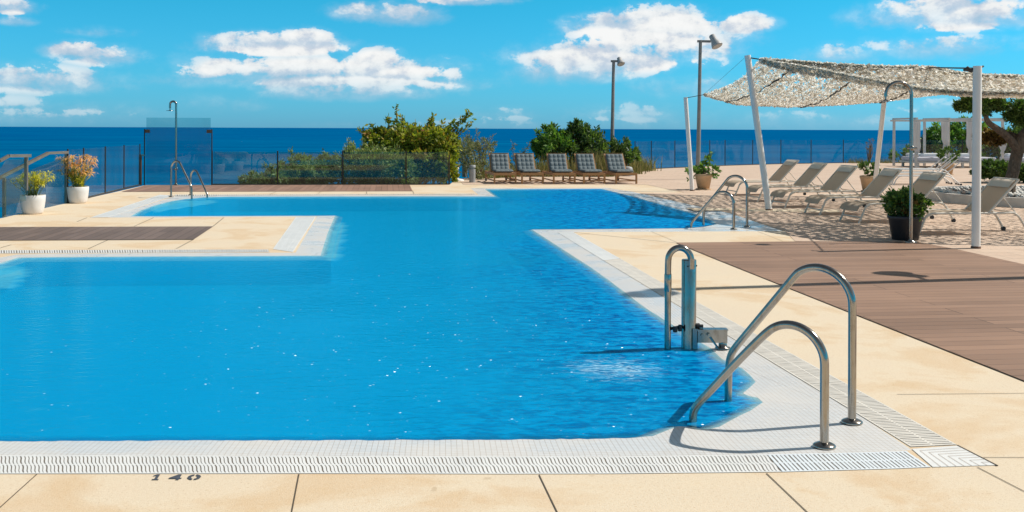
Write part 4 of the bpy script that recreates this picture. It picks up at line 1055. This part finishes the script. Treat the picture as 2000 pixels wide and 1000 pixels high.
# bollard lights, umbrella base
def bollard(px, py, h, label):
    b = G(px, py); r = empty('bollard_light', tuple(b), label, 'bollard light', 'grey bollard lights on the plaza')
    MB().lathe(b, [(.088, .004), (.088, h * .76)], 20).build('post', M['bollard'], r)
    MB().lathe(b, [(.062, h * .76), (.062, h * .86)], 16).build('lens', M['lens'], r)
    MB().lathe(b, [(.09, h * .86), (.09, h * .985), (.08, h)], 20).build('cap', M['bollard'], r)
bollard(922.5, 356.5, .50, 'grey bollard light nearest the first teak lounger')
bollard(907.5, 346, .52, 'grey bollard light beside the white parasol base')
bollard(1106, 341, .50, 'grey bollard light behind the middle teak lounger')
b = G(893, 353.5); r = empty('parasol_base', tuple(b), 'white parasol base with short tube beside the glass fence end', 'parasol base')
MB().lathe(b, [(.20, .004), (.20, .03), (.16, .055), (.05, .075)], 28).build('foot', M['white_plastic'], r)
MB().lathe(b, [(.034, .07), (.034, .34), (.052, .35), (.052, .38), (.04, .40), (.0, .405)], 16).build('tube', M['white_plastic'], r)
b = G(1226, 344); r = empty('parasol_base', tuple(b), 'grey round parasol base behind the right end teak lounger', 'parasol base')
MB().lathe(b, [(.16, .004), (.16, .26), (.13, .30), (.05, .32), (0, .33)], 24).build('foot', M['bollard'], r)

# ================================================================ PLANTS
def leaves(mb, pts, size, aspect=.45, up=.0, outward=None, curl=0.0):
    n = len(pts); d = RNG.normal(size=(n, 3)); d[:, 2] += up
    if outward is not None: d += outward * 1.2
    d /= np.linalg.norm(d, axis=1)[:, None]
    e = RNG.normal(size=(n, 3)); e -= d * (e * d).sum(1)[:, None]; e /= np.linalg.norm(e, axis=1)[:, None]
    s = size * RNG.uniform(.6, 1.4, n)[:, None]; w_ = s * aspect
    a = pts - d * s * .1; b = pts + d * s * .45 + e * w_ * .5; c = pts + d * s; f = pts + d * s * .45 - e * w_ * .5
    o = len(mb.v); V = np.stack([a, b, c, f], 1).reshape(-1, 3)
    mb.v += [tuple(v) for v in V.tolist()]
    mb.f += [(o + 4 * i, o + 4 * i + 1, o + 4 * i + 2, o + 4 * i + 3) for i in range(n)]; mb.smooth += [False] * n
def blob_pts(c, r, n, fill=.5, lump=.35):
    """points through an uneven ellipsoid: clumps on its surface and some inside"""
    c = np.array(c); r = np.array(r); k = max(6, n // 34)
    d = RNG.normal(size=(k, 3)); d /= np.linalg.norm(d, axis=1)[:, None]
    rad = (RNG.random(k) ** .33) * (1 - fill) + fill; rad *= RNG.uniform(1 - lump, 1 + lump * .5, k)
    cen = c + d * r * rad[:, None]
    idx = RNG.integers(0, k, n); off = RNG.normal(size=(n, 3)) * (r.min() * .15)
    p = cen[idx] + off; out = (p - c) / r; return p, out / (np.linalg.norm(out, axis=1)[:, None] + 1e-6)
def shrub(name, label, cat, base, blobs, m, size, dens, aspect=.45, up=.2, spikes=(), group=None, stem=True, cname='foliage'):
    base = Vector(base); r = empty(name, tuple(base), label, cat, group); mb = MB()
    for (c, rad) in blobs:
        n = int(dens * (rad[0] * rad[1] + rad[1] * rad[2] + rad[0] * rad[2]) * 4)
        p, out = blob_pts(c, rad, n); leaves(mb, p, size, aspect, up, out)
    sp_ = MB()
    for (a, b, nl) in spikes:
        a = Vector(a); b = Vector(b); t = RNG.random(nl) ** .8; pts = np.array([tuple(a.lerp(b, x)) for x in t]) + RNG.normal(size=(nl, 3)) * (.035)
        leaves(mb, pts, size, aspect, .5); sp_.tube([a, b], [.012, .004], 5, False)
    mb.build(cname, m, r)
    if stem:
        for (c, rad) in blobs:
            c = Vector(c)
            for _ in range(4):
                e = c + Vector((random.uniform(-.6, .6) * rad[0], random.uniform(-.6, .6) * rad[1], random.uniform(.1, .7) * rad[2]))
                mid = base.lerp(e, .5) + Vector((random.uniform(-.1, .1), random.uniform(-.1, .1), .1)); sp_.tube([base, mid, e], [.03, .018, .006], 6, False)
    if sp_.v: sp_.build('stems', M['stem'], r)
    return r
def px_blob(px, py, d, rw, rh, rd): c = P(px, py, d); return (tuple(c), (rw / F_PX * d, rd, rh / F_PX * d))
B = px_blob
HG = 'shrubs beyond the glass fence'
shrub('hedge_shrub', 'lowest grey green shrub at the left end of the hedge behind glass', 'shrub', P(520, 385, 28.8), [B(505, 352, 28.6, 34, 14, .5), B(560, 350, 28.6, 44, 16, .5), B(540, 354, 28.5, 60, 10, .4)], M['lf_olive'], .09, 1500, .28, group=HG)
shrub('hedge_shrub', 'stepped olive shrub behind the second glass pane of the hedge fence', 'shrub', P(600, 385, 29), [B(555, 335, 29, 40, 16, .6), B(620, 338, 28.8, 50, 22, .6), B(585, 315, 29.4, 28, 13, .4), B(640, 320, 29.2, 32, 16, .5), B(600, 350, 28.7, 60, 14, .5)], M['lf_olive'], .09, 1100, .28, group=HG,
      spikes=[(P(572, 310, 29.3), P(566, 293, 29.3), 60), (P(640, 312, 29.3), P(632, 296, 29.3), 60)])
shrub('hedge_shrub', 'mid height grey green shrub left of the tall yellow green bush', 'shrub', P(710, 385, 29), [B(700, 330, 28.9, 48, 34, .8), B(740, 325, 28.9, 50, 36, .8), B(695, 300, 29.2, 24, 16, .5), B(780, 335, 28.8, 40, 28, .7)], M['lf_olive'], .10, 900, .3, group=HG,
      spikes=[(P(690, 300, 29.3), P(680, 274, 29.3), 70), (P(712, 296, 29.3), P(708, 270, 29.3), 60)])
shrub('flowering_bush', 'tall yellow green bush with reddish tips rising above the glass fence', 'bush', P(800, 385, 30), 
      [B(760, 280, 30, 45, 22, .8), B(810, 275, 30, 55, 28, .9), B(855, 280, 30, 40, 28, .8), B(800, 305, 30, 70, 26, .9), B(740, 262, 30.2, 26, 10, .4), B(845, 320, 29.4, 46, 32, .7), B(868, 325, 29.0, 14, 30, .4), B(878, 290, 29.6, 18, 22, .4), B(884, 335, 29.2, 6, 18, .2)], M['lf_yellow'], .115, 640, .5, group=HG,
      spikes=[(P(775, 270, 30), P(774, 201, 30), 70), (P(785, 262, 30), P(787, 225, 30), 40), (P(740, 262, 30), P(722, 242, 30), 45), (P(762, 255, 30), P(756, 230, 30), 55), (P(832, 262, 30), P(846, 228, 30), 90), (P(850, 260, 30), P(838, 238, 30), 60),
              (P(880, 262, 30), P(917, 218, 30), 130), (P(885, 275, 30), P(921, 238, 30), 60), (P(870, 262, 30), P(886, 236, 30), 60), (P(800, 260, 30), P(812, 238, 30), 50), (P(720, 276, 30), P(704, 254, 30), 50), (P(740, 272, 30), P(712, 268, 30), 40), (P(860, 262, 30), P(864, 240, 30), 40)])
shrub('wispy_shrub', 'thin grey green shrub right of the tall yellow green bush', 'shrub', P(935, 352, 31.5), [B(925, 305, 31.5, 30, 30, .6), B(940, 335, 31, 30, 18, .5), B(905, 290, 31.5, 22, 22, .5), B(950, 285, 32, 22, 14, .4)], M['lf_grey'], .085, 560, .26, group=HG,
      spikes=[(P(915, 300, 31.5), P(912, 252, 31.5), 60), (P(935, 300, 31.5), P(930, 250, 31.5), 50), (P(945, 300, 31.5), P(962, 264, 31.5), 60), (P(930, 290, 31.5), P(952, 272, 31.5), 50)])
shrub('wispy_shrub', 'small sparse plant with rosy flowers behind the second teak lounger', 'shrub', P(1015, 345, 33), [B(1000, 318, 33, 26, 14, .4), B(1045, 325, 33, 24, 14, .4)], M['lf_grey'], .09, 420, .3, group=HG,
      spikes=[(P(1003, 315, 33), P(1001, 276, 33), 45), (P(1012, 312, 33), P(1036, 280, 33), 45), (P(1020, 320, 33), P(1025, 296, 33), 30)])
GG = 'green bushes behind the teak loungers'
shrub('laurel_bush', 'bright green bush behind the third and fourth teak loungers, left of its taller neighbour', 'bush', P(1075, 345, 34.5), [B(1075, 272, 34.5, 28, 22, .9), B(1088, 288, 34.2, 40, 24, .9), B(1060, 290, 34.5, 20, 20, .7), B(1068, 256, 34.5, 10, 9, .3)], M['lf_green'], .13, 420, .42, group=GG)
shrub('laurel_bush', 'tallest dark green bush with pointed top behind the fourth teak lounger', 'bush', P(1130, 345, 34.5), [B(1125, 270, 34.5, 24, 28, .8), B(1122, 250, 34.5, 10, 16, .35), B(1155, 280, 34.3, 28, 24, .8), B(1160, 268, 34.6, 12, 10, .4), B(1120, 298, 34, 50, 18, .8), B(1165, 298, 34, 28, 18, .7)], M['lf_dark'], .13, 430, .42, group=GG)
shrub('laurel_bush', 'low dark bush immediately right of the slimmer floodlight post', 'bush', P(1215, 345, 34.5), [B(1213, 285, 34.5, 20, 16, .6), B(1220, 302, 34.3, 24, 18, .7), B(1195, 300, 34.6, 16, 22, .6), B(1237, 308, 34.3, 12, 8, .4)], M['lf_dark'], .12, 380, .42, group=GG)
# tall grasses behind the teak loungers
gm_ = MB()
for (px, py, hpx, n) in [(1075, 345, 45, 110), (1110, 343, 35, 90), (1120, 345, 42, 120), (1170, 345, 55, 160), (1185, 345, 48, 120), (1240, 336, 30, 140), (1255, 334, 32, 170), (1232, 340, 35, 120), (985, 347, 26, 120), (1035, 345, 26, 110), (950, 348, 24, 160), (1000, 345, 20, 130), (1060, 345, 24, 140), (1140, 345, 24, 130), (1200, 343, 24, 120)]:
    b = G(px, py)
    for _ in range(n):
        o = b + Vector((random.gauss(0, .22), random.gauss(0, .12), 0)); h = hpx / F_PX * b.y * random.uniform(.5, 1.1); lean = Vector((random.gauss(0, .22), random.gauss(0, .15), 0)) * h
        tipp = o + lean + Vector((0, 0, h)); wv = Vector((random.uniform(.006, .014), 0, 0)); mid = o.lerp(tipp, .5) - lean * .15
        gm_.add([o - wv, o + wv, mid + wv, mid - wv], [(0, 1, 2, 3)]); gm_.add([mid - wv, mid + wv, tipp], [(0, 1, 2)])
tag(gm_.build('ornamental_grass', M['grass_dry']), 'dry ornamental grass growing behind the teak loungers', 'grass', kind='stuff')

def lathe_pot(b, name_label, cat, prof, m, mouth_z, mouth_r, name='plant_pot', saucer=None):
    r = empty(name, tuple(b), name_label, cat)
    po = MB().lathe(b, prof, 36).build('pot', m, r)
    MB().lathe(b, [(mouth_r, mouth_z), (0, mouth_z + .02)], 28).build('soil', M['soil'], po)
    if saucer: MB().lathe(b, saucer, 30).build('saucer', m, r)
    return r
def papyrus(r, b, z0, h, n, spread, m, m2=None, blade=.16, nb=14):
    st = MB(); bl = MB()
    for _ in range(n):
        a = random.uniform(0, 2 * PI); rr_ = random.uniform(0, .09); o = Vector((b.x + rr_ * math.cos(a), b.y + rr_ * math.sin(a), z0))
        L = h * random.uniform(.45, 1.0); ln = spread * random.uniform(.2, 1) ** 1.2; top_ = o + Vector((math.cos(a) * ln, math.sin(a) * ln, L))
        mid = o.lerp(top_, .5) + Vector((-math.cos(a) * ln * .15, -math.sin(a) * ln * .15, 0)); st.tube([o, mid, top_], [.005, .004, .003], 5, False)
        for k in range(nb):
            t = random.uniform(0, 2 * PI); el_ = random.uniform(-.5, .9); d = Vector((math.cos(t) * math.cos(el_), math.sin(t) * math.cos(el_), math.sin(el_)))
            q = blade * random.uniform(.6, 1.1); s_ = d.cross(Vector((0, 0, 1))).normalized() * .009; m1 = top_ + d * q * .55; e = top_ + d * q + Vector((0, 0, -q * .3))
            bl.add([top_, m1 + s_, e, m1 - s_], [(0, 1, 2, 3)])
    st.build('stems', M['stem_green'], r); bl.build('leaves', m, r)
wp = [(.085, 0), (.155, .004), (.172, .03), (.192, .12), (.207, .24), (.212, .325), (.205, .335), (.192, .33), (.185, .27)]
b = G(64, 417.5); r = lathe_pot(b, 'white ceramic pot with a lime green umbrella plant by the stair railing', 'potted plant', wp, M['pot_white'], .29, .19, 'potted_plant'); papyrus(r, b, .29, .44, 60, .26, M['lf_lime'], blade=.13)
b = G(152, 396.5); r = lathe_pot(b, 'white ceramic pot with a taller pink tipped umbrella plant by the glass balustrade', 'potted plant', wp, M['pot_white'], .29, .19, 'potted_plant'); papyrus(r, b, .29, .66, 80, .32, M['lf_pink'], blade=.14, nb=12)
lf = MB(); p_, o_ = blob_pts((b.x, b.y, .48), (.17, .17, .2), 420); leaves(lf, p_, .11, .12, 1.5); lf.build('inner_leaves', M['lf_lime'], r)
tpf = [(.12, .03), (.15, .03), (.21, .33), (.222, .345), (.222, .40), (.205, .405), (.195, .36)]; sa = [(.19, .004), (.20, .03), (.17, .032)]
b = G(1374, 370.5); r = lathe_pot(b, 'sand coloured terracotta pot with a loose leafy plant beside the thin leaning pole', 'potted plant', tpf, M['pot_terra'], .37, .2, 'potted_plant', sa)
lf = MB()
for (cx, cz, rx, rz, n) in ((.0, .55, .24, .17, 260), (-.3, .50, .12, .06, 50), (.22, .48, .18, .1, 110), (.1, .72, .1, .1, 50), (.28, .36, .08, .06, 30), (-.33, .28, .06, .05, 16)):
    p_, o_ = blob_pts((b.x + cx, b.y, b.z + cz), (rx, .2, rz), n); leaves(lf, p_, .10, .45, .4, o_)
t = np.linspace(0, 1, 26)[:, None]; leaves(lf, np.array([b.x + .1, b.y, .65]) + t * np.array([.14, 0, .32]), .11, .4, .4)
lf.build('foliage', M['lf_green'], r); stx = MB()
for e in ((.0, .7), (-.3, .5), (.25, .5), (.22, .95)): stx.tube([(b.x, b.y, .38), (b.x + e[0] * .5, b.y, .5), (b.x + e[0], b.y, e[1])], [.014, .009, .004], 6, False)
stx.build('stems', M['stem'], r)
b = G(1697, 374.5); r = lathe_pot(b, 'square edged terracotta pot with glossy shrub behind the slim pole leaning right', 'potted plant', tpf, M['pot_terra'], .37, .2, 'potted_plant', sa)
lf = MB(); p_, o_ = blob_pts((b.x + .02, b.y, b.z + .55), (.26, .24, .17), 480); leaves(lf, p_, .09, .5, .3, o_); lf.build('foliage', M['lf_dark'], r)
b = G(1851, 341); r = lathe_pot(b, 'terracotta pot with upright shrub standing before the pale daybeds', 'potted plant', tpf, M['pot_terra'], .37, .2, 'potted_plant', sa)
lf = MB(); p_, o_ = blob_pts((b.x, b.y, b.z + .65), (.30, .28, .28), 520); leaves(lf, p_, .11, .4, .6, o_); lf.build('foliage', M['lf_dark'], r)
# charcoal pot with round bush
b = G(1768, 468.5); r = lathe_pot(b, 'large charcoal plastic pot with a round bush beside the tall shower', 'potted plant',
     [(.15, .006), (.178, .006), (.225, .29), (.238, .295), (.244, .33), (.238, .345), (.222, .345), (.212, .30)], M['pot_black'], .31, .215, 'potted_plant')
lf = MB(); p_, o_ = blob_pts((b.x - .01, b.y, .50), (.27, .26, .17), 2600, .45); leaves(lf, p_, .052, .55, .3, o_); lf.build('foliage', M['lf_dark'], r)
lf = MB(); p_, o_ = blob_pts((b.x, b.y - .04, .45), (.16, .18, .12), 380); leaves(lf, p_, .05, .5, .3, o_); lf.build('dry_leaves', M['lf_rust'], r)
lf = MB(); p_, o_ = blob_pts((b.x + .0, b.y, .54), (.27, .26, .14), 800, .8); leaves(lf, p_, .05, .55, .3, o_); lf.build('young_leaves', M['lf_green'], r)
stx = MB()
for _ in range(18): a = random.uniform(0, 2 * PI); q = random.uniform(.05, .2); stx.tube([(b.x + .04 * math.cos(a), b.y + .04 * math.sin(a), .31), (b.x + q * math.cos(a), b.y + q * math.sin(a), .52)], [.009, .004], 5, False)
stx.build('stems', M['stem'], r)

# ================================================================ OLIVE TREE IN ITS BED
tc = Vector((11.75, 22.3, 0)); rad_ = 2.55
r = empty('tree_planter', tuple(tc), 'low pale curved wall round the olive tree bed', 'planter')
mb = MB(); N_ = 64; vs = []
for k in range(N_):
    a = 2 * PI * k / N_
    for (q, z) in ((rad_, .004), (rad_, .20), (rad_ - .14, .20), (rad_ - .14, .05)): vs.append((tc.x + q * math.cos(a), tc.y + q * math.sin(a), z))
mb.add(vs, [(4 * k + j, 4 * ((k + 1) % N_) + j, 4 * ((k + 1) % N_) + j + 1, 4 * k + j + 1) for k in range(N_) for j in range(3)]); mb.build('wall', M['planter'], r)
MB().lathe(tc, [(rad_ - .13, .14), (0, .17)], 40).build('soil', M['soil'], r)
pb = MB()
for _ in range(420):
    a = random.uniform(0, 2 * PI); q = (rad_ - .3) * math.sqrt(random.random()); s_ = random.uniform(.04, .10); c = Vector((tc.x + q * math.cos(a), tc.y + q * math.sin(a), .17 + s_ * .2))
    vv = [c + Vector((random.uniform(.6, 1) * s_ * x, random.uniform(.6, 1) * s_ * y, random.uniform(.4, .8) * s_ * z)) for x, y, z in ((1, 0, 0), (-1, 0, 0), (0, 1, 0), (0, -1, 0), (0, 0, 1), (0, 0, -1))]
    pb.add(vv, [(0, 2, 4), (2, 1, 4), (1, 3, 4), (3, 0, 4), (2, 0, 5), (1, 2, 5), (3, 1, 5), (0, 3, 5)], True)
tag(pb.build('pebbles', M['pebble'], None), 'white stones scattered in the olive tree bed', 'stones', kind='stuff')
dT = 22.3
tb_ = P(1972, 392, dT); tree = empty('olive_tree', tuple(Vector((tb_.x, tb_.y, .14))), 'old gnarled olive tree with cloud pruned crowns at the right edge', 'tree')
tk = MB()
def limb(pts, rs, n=12):
    P_ = [P(*p) for p in pts]; tk.tube(smooth_path([tuple(q) for q in P_], 2), list(np.interp(np.linspace(0, 1, len(smooth_path([tuple(q) for q in P_], 2))), np.linspace(0, 1, len(rs)), rs)), n)
limb([(1972, 396, dT), (1968, 370, dT), (1978, 340, dT), (1984, 310, dT + .1), (1990, 285, dT), (2000, 265, dT)], [.20, .145, .125, .125, .14, .12], 14)
limb([(1966, 396, dT - .1), (1962, 378, dT), (1974, 350, dT)], [.12, .11, .10], 10)
limb([(1986, 290, dT), (1970, 268, dT - .1), (1945, 250, dT - .2), (1930, 240, dT - .3), (1925, 228, dT - .3), (1927, 205, dT - .3)], [.11, .085, .075, .06, .045, .03])
limb([(1995, 270, dT), (2010, 250, dT), (2015, 235, dT + .1), (2005, 215, dT)], [.13, .10, .07, .04])
limb([(1998, 275, dT), (1975, 262, dT + .3), (1950, 262, dT + .4), (1935, 268, dT + .4)], [.09, .07, .05, .03])
tk.build('trunk', M['bark'], tree)
for (px, py, rw, rh, dd, mm) in ((1918, 203, 46, 17, -.3, 'lf_dark'), (2005, 225, 32, 24, 0, 'lf_dark'), (1940, 268, 30, 13, .5, 'lf_rust'), (2040, 215, 40, 22, .2, 'lf_dark')):
    cr = MB()
    c, rd = px_blob(px, py, dT + dd, rw, rh, .45 if rh < 20 else .35)
    for (ox, oz, k) in ((0, 0, 1), (-.5, -.1, .6), (.5, -.05, .6), (0, .3, .6), (.25, .3, .5), (-.3, .3, .5)):
        cc_ = (c[0] + ox * rd[0], c[1], c[2] + oz * rd[2]); p_, o_ = blob_pts(cc_, (rd[0] * k, rd[1] * k, rd[2] * k), int(1900 * k), .5); leaves(cr, p_, .085, .35, .3, o_)
    cr.build('crown', M[mm], tree)
    if mm == 'lf_dark':
        cr = MB(); p_, o_ = blob_pts((c[0], c[1], c[2] + .1 * rd[2]), (rd[0] * .95, rd[1], rd[2] * .9), 700, .9); leaves(cr, p_, .08, .35, .5, o_); cr.build('young_leaves', M['lf_green'], tree)
shrub('box_hedge', 'low dark clipped hedge left of the olive trunk', 'hedge', G(1945, 352), [B(1945, 330, 30, 36, 14, .5), B(1920, 333, 30, 20, 12, .4)], M['lf_dark'], .08, 2600, .5, stem=True)
shrub('box_hedge', 'low dark clipped hedge right of the olive trunk at the picture edge', 'hedge', G(2010, 352), [B(2010, 338, 30, 26, 14, .5), B(2055, 336, 30, 30, 14, .5)], M['lf_dark'], .08, 2600, .5, stem=True)
# trees and shrubs past the plaza
FG = 'bushes beyond the plaza fence'
shrub('coastal_bush', 'low rounded green bush left of the gazebo beyond the fence', 'bush', P(1770, 330, 50.5), [B(1762, 306, 50.5, 22, 12, .9), B(1785, 296, 51, 18, 18, .9), B(1812, 285, 51, 12, 26, .8), B(1812, 262, 51, 5, 8, .3)], M['lf_green'], .2, 150, .4, group=FG)
shrub('coastal_bush', 'tall bright green bush rising behind the gazebo curtains', 'bush', P(1870, 330, 51), [B(1850, 265, 51, 36, 24, 1.4), B(1885, 258, 51, 32, 22, 1.4), B(1860, 292, 50.6, 60, 24, 1.2)], M['lf_green'], .22, 150, .4, group=FG)
shrub('coastal_bush', 'dark green bush behind the olive tree beyond the fence', 'bush', P(1950, 330, 52), [B(1930, 290, 51, 50, 28, 1.2), B(1985, 285, 51, 50, 32, 1.2), B(2040, 280, 51, 40, 36, 1.2)], M['lf_dark'], .22, 150, .4, group=FG)
shrub('coastal_bush', 'thin twiggy shrub standing alone before the sea left of the gazebo', 'bush', G(1697, 320), [B(1697, 285, 47, 8, 10, .3), B(1703, 275, 47, 6, 6, .2)], M['lf_rust'], .09, 60, .3, group=FG, spikes=[(P(1695, 318, 47), P(1698, 272, 47), 22)])
gm_ = MB()
for px in (1670, 1675, 1682, 1725, 1735, 1745):
    b = G(px, 318.6)
    for _ in range(40):
        o = b + Vector((random.gauss(0, .25), random.gauss(0, .1), 0)); h = random.uniform(.1, .32); tpp = o + Vector((random.gauss(0, .1), 0, h)); gm_.add([o - Vector((.01, 0, 0)), o + Vector((.01, 0, 0)), tpp], [(0, 1, 2)])
tag(gm_.build('weeds', M['grass_dry']), 'dry weeds along the far plaza edge', 'grass', kind='stuff')

# ================================================================ GAZEBO AND DAYBEDS
gz = G(1790, 328); D1 = gz.y; gr = empty('curtained_gazebo', tuple(gz), 'pale beamed gazebo with tied white curtains near the far fence', 'gazebo')
topz = 1.92; Y0, Y1 = D1, D1 + 2.4
xs = [P(p, 300, D1).x for p in (1789, 1852, 1896, 1958)]
for x in xs:
    MB().box((x, Y0, topz / 2), (.09, .09, topz)).build('post', M['gaz'], gr)
for x in (xs[0], xs[1], xs[3]): MB().box((x, Y1, topz / 2), (.09, .09, topz)).build('post', M['gaz'], gr)
bm_ = MB(); bm_.box(((xs[0] + xs[-1]) / 2, Y0, topz + .035), (xs[-1] - xs[0] + .3, .09, .07)); bm_.box(((xs[0] + xs[-1]) / 2, Y1, topz + .035), (xs[-1] - xs[0] + .3, .09, .07))
for x in (xs[0], xs[1], xs[2], xs[3]): bm_.box((x, (Y0 + Y1) / 2, topz + .11), (.08, Y1 - Y0 + .2, .07))
bm_.build('roof_beams', M['gaz'], gr)
def curtain(x, y, z1, z0, w1, ztie, sgn=1):
    mb = MB(); NZ, NX = 22, 20; vs = []
    for side in (0, 1):
        for i in range(NZ + 1):
            z = z1 + (z0 - z1) * i / NZ
            if z > ztie: q = .35 + .65 * min(1, ((z - ztie) / (z1 - ztie))) ** .5; sway = .5 * (1 - q)
            else: q = .35 + .25 * (ztie - z) / max(.01, ztie - z0); sway = .3 * (ztie - z)
            belly = 1 + .35 * math.exp(-((z - ztie - .25) / .2) ** 2)
            for j in range(NX + 1):
                u = j / NX - .5
                vs.append((x + sgn * sway * .15 + u * w1 * q * belly, y - .07 - .03 * math.sin(u * 34) - side * .006, z))
    q_ = (NZ + 1) * (NX + 1)
    mb.add(vs, [(s * q_ + i * (NX + 1) + j, s * q_ + i * (NX + 1) + j + 1, s * q_ + (i + 1) * (NX + 1) + j + 1, s * q_ + (i + 1) * (NX + 1) + j) for s in (0, 1) for i in range(NZ) for j in range(NX)], True)
    mb.build('curtain', M['curtain'], gr)
curtain(xs[0] - .02, Y0, 1.9, .45, .38, .6); curtain(xs[1] - .18, Y0, 1.9, .55, .36, .95); curtain(xs[2] - .05, Y0, 1.9, .6, .38, .8, -1); curtain(xs[3] - .05, Y0, 1.15, .6, .30, .7)
def daybed(x0, x1, y, label):
    r = empty('daybed', ((x0 + x1) / 2, y, 0), label, 'daybed', 'daybeds under the gazebo'); cx = (x0 + x1) / 2; L = x1 - x0
    MB().box((cx, y + .9, .22), (L, 1.8, .07)).build('platform', M['gaz'], r)
    for sx in (-1, 1):
        for yy in (.1, 1.7): MB().box((cx + sx * (L / 2 - .12), y + yy, .093), (.09, .09, .178)).build('leg', M['gaz'], r)
    mb = MB(); mb.box((cx, y + .9, .345), (L - .1, 1.7, .17)); o = mb.build('mattress', M['mattress'], r)
    bv = o.modifiers.new('bevel', 'BEVEL'); bv.width = .05; bv.segments = 3
    mb = MB(); mb.box((cx, y + 1.5, .50), (L - .4, .35, .14)); o = mb.build('pillow', M['curtain'], r); bv = o.modifiers.new('bevel', 'BEVEL'); bv.width = .06; bv.segments = 3
daybed(xs[0] + .1, xs[1] - .02 + .5, Y0 + .25, 'daybed with pale lilac mattress under the left half of the gazebo')
daybed(xs[2] - .30, xs[3] - .05, Y0 + .25, 'daybed with pale mattress under the right half of the gazebo')
daybed(P(1995, 300, D1).x, P(2080, 300, D1).x, Y0 + .25, 'daybed partly cut by the right picture edge beyond the olive tree')
